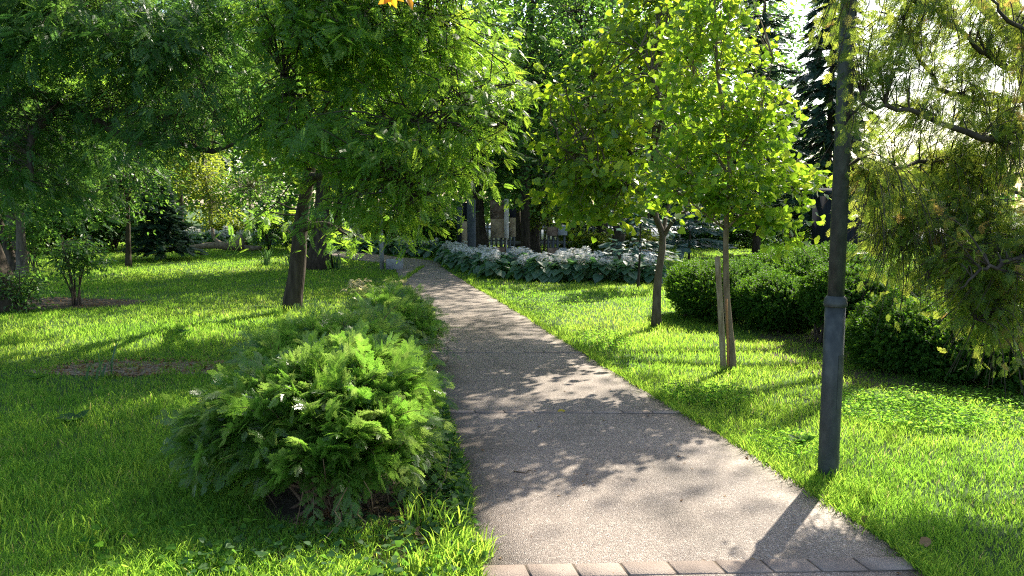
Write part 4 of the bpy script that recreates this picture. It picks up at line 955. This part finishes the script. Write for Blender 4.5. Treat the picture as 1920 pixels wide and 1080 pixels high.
boxpart('panel', 919, 946, 375, 410, YS, .22, 'rust', r_, c, .02); boxpart('panel', 920, 946, 410, 446, YS, .2, 'rustpale', r_, c, .02); boxpart('upright', 945, 954, 390, 446, YS, .3, 'palesteel', r_, c, -.02); boxpart('upright', 945, 954, 373, 386, YS, .3, 'palesteel', r_, c, -.02)
boxpart('side_panel', 955, 967, 408, 444, YS, .2, 'rustpale', r_, c, .12); boxpart('side_panel', 955, 967, 392, 408, YS, .18, 'shed', r_, c, .12)
for u in (921, 941, 949.5, 957, 964): boxpart('leg', u - 1.5, u + 1.5, 444, 470, YS, .06, 'darksteel' if u != 949.5 else 'palesteel', r_, c, .02)
boxpart('base_block', 923, 948, 464, 500, YS, .4, 'rust', r_, c, .0); boxpart('base_block', 948.5, 957, 466, 500, YS, .34, 'greysteel', r_, c, -.04); boxpart('base_block', 957.5, 968, 464, 500, YS, .3, 'rust', r_, c, .08)
YT = 21.4; c = np.array([*at(1045, 480, YT)[:2], 0]); r_ = thing('metal_sculpture', 'short sculpture of stacked brown and grey steel boxes, rightmost of the three', 'sculpture', c, 'metal sculptures behind the hostas')
boxpart('upper_box', 1026, 1045, 426, 442, YT, .34, 'rust', r_, c, .0); boxpart('upper_box', 1045.5, 1063, 422, 441, YT, .32, 'greysteel', r_, c, -.03)
for u in (1028, 1037, 1045, 1058): boxpart('leg', u - 2, u + 2, 440, 468, YT, .08, 'darksteel', r_, c, .0)
boxpart('lower_box', 1026, 1046, 465, 500, YT, .36, 'rust', r_, c, .0); boxpart('lower_box', 1046.5, 1063, 465, 500, YT, .32, 'greysteel', r_, c, -.03)

# carved log on the far left lawn
c = gp(440, 470); r_ = thing('carved_log', 'weathered fallen log with a thick sawn end and curved limb lying on the far lawn', 'log', c); Yl = c[1]
a = Acc(); a.tube(spline([at(356, 463, Yl), at(400, 460, Yl), at(430, 462, Yl), at(470, 466, Yl - .1), at(490, 464, Yl + .1)], 12) - c, [.06, .09, .11, .12, .13, .13, .13, .12, .11, .1, .09, .06], 10, wob=.06); a.build('log', M['log'], r_, smooth=True)
a = Acc(); a.tube(spline([at(428, 462, Yl - .1), at(440, 457, Yl - .12), at(457, 455, Yl - .15)], 6) - c, [.1, .15, .19, .23, .26, .29], 12, wob=.04); a.build('sawn_end', M['log'], r_)
a = Acc(); a.tube(spline([at(398, 428, Yl + .1), at(401, 445, Yl + .05), at(412, 456, Yl), at(430, 459, Yl)], 10) - c, np.linspace(.05, .1, 10), 8, wob=.05); a.build('curved_limb', M['log'], r_, smooth=True)

# thin grey lamp post far back
c = gp(716, 505); r_ = thing('lamp_post', 'thin grey lamp post standing far back at the bend of the path', 'lamp post', c)
a = Acc(); lathe(a, [(.055, -.05), (.055, .9), (.05, .92), (.045, .94)], 14); a.build('lower_pole', M['greysteel'], r_, smooth=True)
a = Acc(); lathe(a, [(.04, .93), (.035, 2.0), (.035, 3.0)], 12); a.build('upper_pole', M['greysteel'], r_, smooth=True)
a = Acc(); lathe(a, [(.05, 3.0), (.13, 3.1), (.15, 3.3), (.02, 3.42)], 14); a.build('lantern', M['lampglass'], r_, smooth=True)

# old tree with stump-like flare behind the robinia
sb = gp(598, 503); Yq = sb[1]
def bigtree(name, label, base, h, r0, blobs, mat='broad_dark', size=.17, n_clu=420, n_leaf=16, spread=.5, bark='bark', tmpl=LEAF, fl=1.6, group=None, top=None, fork=None, **kw):
    b_ = np.asarray(base, float); tp = np.asarray(top, float) if top is not None else b_ + np.array([rng.normal() * .3, rng.normal() * .3, h])
    limbs = []
    for bl in blobs:
        f = .35 + .4 * rng.random(); s_ = b_ + (tp - b_) * f; e = np.asarray(bl[0]); limbs.append([s_, (s_ + e) / 2 + np.array([0, 0, .12 * np.linalg.norm(e - s_)]), e])
    for fk in (fork or []): limbs.append([np.asarray(q_) for q_ in fk])
    return make_tree(name, label, 'tree', [b_, b_ + (tp - b_) * .3 + rng.normal(size=3) * .06, b_ + (tp - b_) * .6 + rng.normal(size=3) * .1, tp], r0, limbs, blobs, tmpl, M[mat], M[bark], size, n_clu, n_leaf, spread, flare=fl, r1=r0 * .35, lr=r0 * .36, group=group, **kw)
bigtree('old_tree', 'massive old tree with a flared root base behind the leaning robinia', sb, 9.5, .2,
        [B(600, 200, Yq, 200, 120, 2.4), B(800, 120, Yq + .5, 180, 130, 2.4), B(450, 120, Yq + .5, 160, 120, 2.2), B(700, 300, Yq, 150, 70, 1.8), B(650, -40, Yq, 260, 120, 2.8), ((-5, 19.8, 9.6), (3.8, 3, 1.8), 3.6), ((-7.6, 20.5, 8), (2.4, 2.4, 1.8), 2.2), ((-2.3, 16.8, 8.4), (2.2, 1.6, 1.2), 1.8), ((-4.8, 16.9, 8.2), (2.0, 1.5, 1.2), 1.7)], n_clu=900, fl=2.0, size=.16)  # high lobes at the end are added to cast shade over the left
fb = gp(1153, 488); Yf = 21.3; fk0 = at(1155, 425, Yf)
bigtree('forked_tree', 'brown tree forking low behind the flower bed, right of the sculptures', fb, 0, .22,
        [B(1120, 250, Yf, 160, 110, 2.2), B(1000, 150, Yf + .6, 150, 130, 2.2), B(1200, 130, Yf + .5, 140, 130, 2.2), B(1080, 20, Yf, 200, 110, 2.4), B(1020, 330, Yf + .4, 90, 70, 1.4), B(1230, 330, Yf + .6, 90, 60, 1.4)], n_clu=520, size=.16, fl=1.3, top=at(1172, 250, Yf),
        fork=[[fk0, at(1135, 402, Yf), at(1110, 360, Yf), at(1080, 250, Yf)]])
# big tree with a limb visible at the top
bb = np.array([at(985, 480, 24)[0], 24, 0.0])
bigtree('tall_tree', 'tall dark tree behind the sculptures with a heavy limb high against the sky', bb, 11.5, .15,
        [B(900, 30, 24, 150, 130, 2.6), B(1000, -100, 24, 220, 120, 3), B(1150, 60, 24, 90, 90, 1.8), B(900, 260, 24, 120, 120, 2.2), ((-.5, 24, 11), (3.4, 3, 1.9), 3.4), ((2.5, 25, 9.6), (2.6, 2.5, 1.7), 2.6)], n_clu=520, size=.18, fl=1.15, fork=[[at(985, 130, 24), at(1020, 60, 23.8), at(1050, 25, 23.6), at(1110, 15, 23.4)]])  # last lobes extend the crown upward, added for shade on the left lawn
# smaller trunks between the sculptures
TB = 'trees at the back of the park'
for (u, v, r0, lab, mat) in ((903, 478, .2, 'brown trunked tree between the left and middle sculptures', 'broad_dark'), (1000, 476, .17, 'dark trunked tree just right of the middle sculpture', 'broad_dark'),):
    b_ = gp(u, v); bigtree('back_tree', lab, b_, 7.5, r0, [B(u, 200, b_[1], 130, 130, 2.2), B(u + 60, 320, b_[1], 90, 60, 1.6), B(u - 50, 330, b_[1] + .5, 80, 60, 1.5)], mat, .18, 230, 15, .45, group=TB)
for (u, v, t_, lab) in ((1003, 478, 330, 'thin pale sapling left of the short sculpture'), (1018, 480, 340, 'second thin sapling bending beside the short sculpture')):
    thin_tree('sapling', lab, (u, v), (u + 4, t_), .03, [B(u + 3, 385, gp(u, v)[1], 36, 45, .5)], 'broad_light', 50, .12, .2, lean=(.12, 0))
# sunlit shrubs glimpsed in the gaps
def farshrub(label, u, v, top, half, mat, n=120, size=.13, group='sunlit shrubs far back'):
    c = gp(u, v); h = at(u, top, c[1])[2]; r = half * c[1] / F; root = thing('far_shrub', label, 'shrub', c, group); cr_, st = Acc(), Acc()
    nd = np.array([[0, 0, .2], [0, 0, h * .5], [r * .4, 0, h * .5], [-r * .4, 0, h * .5]])
    for e in nd[1:]: st.tube(curve((0, 0, -.03), e, 5), np.linspace(.03, .012, 5), 5, cap=False)
    leaves(cr_, [((0, 0, h * .5), (r, r * .8, h * .5), 1), ((-r * .5, .2, h * .4), (r * .6, r * .6, h * .4), .5), ((r * .55, .1, h * .38), (r * .6, r * .6, h * .38), .5)], LEAF, size, n, 16, .22, shell=.4, limb=nd, wood=st, twig_r=.004)
    for v_ in range(len(cr_.V)): cr_.V[v_][:, 2] = np.maximum(cr_.V[v_][:, 2], .01)
    st.build('stems', M['bark'], root); cr_.build('foliage', M[mat], root); return root
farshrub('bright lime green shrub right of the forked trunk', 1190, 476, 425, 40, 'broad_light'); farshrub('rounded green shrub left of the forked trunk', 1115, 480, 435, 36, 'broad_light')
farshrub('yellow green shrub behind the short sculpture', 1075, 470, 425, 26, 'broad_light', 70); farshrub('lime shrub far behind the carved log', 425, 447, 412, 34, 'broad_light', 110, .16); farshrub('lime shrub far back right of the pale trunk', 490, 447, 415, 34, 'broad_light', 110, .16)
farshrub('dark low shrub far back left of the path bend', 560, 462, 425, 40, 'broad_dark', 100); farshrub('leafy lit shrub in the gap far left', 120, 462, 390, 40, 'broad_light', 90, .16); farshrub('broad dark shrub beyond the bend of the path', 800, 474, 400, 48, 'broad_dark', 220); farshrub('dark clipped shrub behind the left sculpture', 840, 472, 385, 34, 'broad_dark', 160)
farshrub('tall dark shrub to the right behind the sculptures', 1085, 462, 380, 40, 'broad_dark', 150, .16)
farshrub('tall dark filler bush on the far left between the grey trunk and the slim tree', 110, 474, 310, 80, 'broad_dark', 330, .14); farshrub('dark spreading filler bush behind the slim pale trunked tree', 215, 470, 320, 75, 'broad_dark', 320, .14); farshrub('dark filler bush behind the small conifer on the far left lawn', 290, 466, 330, 50, 'broad_dark', 240, .14); farshrub('dark filler bush cut by the left edge of the view', -20, 478, 320, 70, 'broad_dark', 260, .13)  # filler bushes added to darken the far left gap
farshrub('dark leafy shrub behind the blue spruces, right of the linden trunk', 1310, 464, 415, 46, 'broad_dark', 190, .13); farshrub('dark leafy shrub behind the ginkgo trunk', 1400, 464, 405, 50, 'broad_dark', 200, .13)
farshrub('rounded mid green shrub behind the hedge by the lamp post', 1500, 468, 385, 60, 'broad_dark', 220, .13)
# lit yellow tree far left and pale trunk
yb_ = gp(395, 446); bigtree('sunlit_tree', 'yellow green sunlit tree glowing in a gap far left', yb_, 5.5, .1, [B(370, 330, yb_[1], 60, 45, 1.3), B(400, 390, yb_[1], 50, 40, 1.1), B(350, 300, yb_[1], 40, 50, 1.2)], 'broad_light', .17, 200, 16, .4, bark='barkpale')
pb_ = gp(467, 446); thin_tree('pale_trunk_tree', 'tree with a short pale trunk in front of the lime shrubs', (467, 446), (470, 340), .09, [B(470, 350, pb_[1], 70, 40, 1.4)], 'broad_dark', 120, .16, .4, bark='barkpale')
pb_ = gp(674, 468); thin_tree('birch_tree', 'birch with a thin white trunk left of the columnar thujas', (674, 470), (670, 330), .07, [B(670, 350, pb_[1], 60, 40, 1.2)], 'broad_dark', 90, .15, .4, bark='barkpale')

# picket fence behind the sculptures
c = np.array([at(950, 470, 30)[0], 30.0, 0]); r_ = thing('picket_fence', 'low grey picket fence far back between the trunks', 'fence', c); a, pa = Acc(), Acc()
for x in np.arange(-5.5, 5.6, .17): a.box((x, 0, .45), (.09, .025, .95 + .04 * rng.random()))
a.build('pickets', M['fence'], r_); pa.box((0, .03, .25), (11.2, .04, .07)); pa.box((0, .03, .7), (11.2, .04, .07)); pa.build('rails', M['fence'], r_)
# plain grey bench-like rails right of the short sculpture
c = gp(1035, 471); r_ = thing('low_rail', 'low horizontal grey timber rail behind the short sculpture', 'rail', c); a = Acc(); a.box((0, 0, .3), (3.4, .09, .12), .03); a.build('beam', M['fence'], r_)
for x in (-1.5, 0, 1.5):
    a = Acc(); a.box((x, .05 * x / 1.5, .1), (.1, .08, .26), .03); a.build('post', M['fence'], r_)
# dark shed and pale wall behind the hedge on the right
c = np.array([at(1585, 460, 19)[0], 19.0, 0]); r_ = thing('garden_shed', 'dark boarded shed half hidden behind the lamp post and hedge', 'shed', c); a = Acc(); a.box((0, 0, .9), (1.15, 1.4, 1.85)); a.build('wall', M['shed'], r_)
a = Acc(); a.polys(np.array([(-.7, -.85, 1.84), (.7, -.85, 1.84), (.7, .85, 1.98), (-.7, .85, 1.98), (-.7, -.85, 1.9), (.7, -.85, 1.9), (.7, .85, 2.04), (-.7, .85, 2.04)]), [(0, 1, 5, 4), (1, 2, 6, 5), (2, 3, 7, 6), (3, 0, 4, 7), (4, 5, 6, 7), (3, 2, 1, 0)]); a.build('roof', M['shed'], r_)
a = Acc(); a.box((.1, -.71, .8), (.6, .03, 1.6)); a.build('door', M['shed'], r_)

# background trees: a few kinds, copied
kinds = []
old = rng; rng = np.random.default_rng(77)
LBK = ['dense dark broadleaf tree of the belt at the back of the park', 'mid green broadleaf tree of the belt at the back of the park', 'light green broadleaf tree of the belt at the back of the park']
for k_, mat in enumerate(('broad_dark', 'pinnate', 'broad_light')):
    bl = [((0, 0, 6.5), (2.6, 2.6, 2.4), 3), ((1.6, .4, 4.6), (1.9, 1.9, 1.5), 2), ((-1.7, -.3, 4.4), (1.9, 1.9, 1.6), 2), ((.2, -1.4, 4.2), (1.7, 1.6, 1.5), 2), ((-.4, .6, 9), (2, 2, 2), 2), ((.4, 1.3, 3.6), (2, 1.6, 1.2), 1.5)]
    o = bigtree('back_tree', LBK[k_], (0, 0, 0), 8.5, .17, [(np.array(c_), r, w) for c_, r, w in bl], mat, .22, 460, 15, .5, group=TB); kinds.append(o)
rng = old
bts = [(-17, 26, 0), (-17.5, 31.5, 1), (-9.5, 35, 2), (-21, 33, 1), (-6.5, 29, 0), (-3.2, 33, 0), (0.2, 30, 1), (3.2, 27, 0), (5.2, 31, 1), (-14, 22, 1), (-26, 30, 0), (-1.5, 37, 2), (-18, 42, 2), (8.5, 34, 1), (-5, 41, 0), (3.5, 38, 2), (-24, 24, 0), (11.5, 37, 0)]
usedk = set()
for (x, y, k_) in bts:
    rz, s_ = rng.random() * 6.28, .9 + .35 * rng.random()
    if k_ not in usedk:
        usedk.add(k_); o = kinds[k_]; o.location = (x, y, 0); o.rotation_euler = (0, 0, rz); o.scale = (s_,) * 3
    else: dup(kinds[k_], (x, y, 0), rz, s_)

# far wood as one mass
a = Acc()
for (x0, x1, y0, h) in ((-60, 8, 60, 16), (8, 40, 62, 4.5)):
    n = int((x1 - x0) * 60); cx, cy = x0 + (x1 - x0) * rng.random(n), y0 + 5 * rng.random(n)
    cz = rng.random(n) ** .8 * h * (.6 + .5 * vnoise(cx + 100, cy, 5, 31))
    ci = np.repeat(np.arange(n), 12); P = np.stack([cx, cy, cz], 1)[ci] + rng.normal(size=(len(ci), 3)) * .6; P[:, 2] = np.maximum(P[:, 2], .1)
    X_, Y_, Z_ = frames(unit(len(ci)) + [0, -.3, -.2], np.array([0, -.3, .8]) + rng.normal(size=(len(ci), 3)) * .7); a.inst(LEAF, P, X_, Y_, Z_, .5 + .3 * rng.random(len(ci)), rng.random(len(ci)))
tag(a.build('far_wood', M['broad_dark']), 'far belt of woodland closing the park', None, None, 'stuff')

# ================================================================== CAMERA, SUN, SKY
cam = bpy.data.cameras.new('camera'); co = bpy.data.objects.new('camera', cam); C.objects.link(co)
cam.sensor_width = 36; cam.lens = F / W * 36; cam.clip_start = .05; cam.clip_end = 2000
co.location = (0, 0, CAM_H); co.rotation_euler = (math.pi / 2 - PITCH, 0, 0)
sc = bpy.context.scene; sc.camera = co
s = Vector((math.sin(SUN_AZ) * math.cos(SUN_EL), math.cos(SUN_AZ) * math.cos(SUN_EL), math.sin(SUN_EL)))
sl = bpy.data.lights.new('sun', 'SUN'); sl.energy = 4.8; sl.angle = math.radians(.53); sl.color = (1, .92, .76)
so = bpy.data.objects.new('sun', sl); C.objects.link(so); so.rotation_euler = (-s).to_track_quat('-Z', 'Y').to_euler()
w = bpy.data.worlds.new('World'); sc.world = w; w.use_nodes = True; nt = w.node_tree
sky = nt.nodes.new('ShaderNodeTexSky'); sky.sky_type = 'NISHITA'; sky.sun_disc = False; sky.dust_density = 1.8; sky.ozone_density = .8; sky.sun_elevation = SUN_EL; sky.sun_rotation = SUN_AZ
nt.links.new(sky.outputs[0], nt.nodes['Background'].inputs[0]); nt.nodes['Background'].inputs[1].default_value = .115
sc.view_settings.view_transform = 'Standard'; sc.view_settings.look = 'None'; sc.view_settings.gamma = 1; sc.view_settings.exposure = 1.7
cy = sc.cycles; cy.max_bounces = 7; cy.diffuse_bounces = 4; cy.glossy_bounces = 2; cy.transmission_bounces = 5; cy.transparent_max_bounces = 4; sc.cycles.filter_width = 1.15; cy.use_denoising = False; cy.use_adaptive_sampling = False; cy.sample_clamp_indirect = 6; cy.caustics_reflective = False; cy.caustics_refractive = False
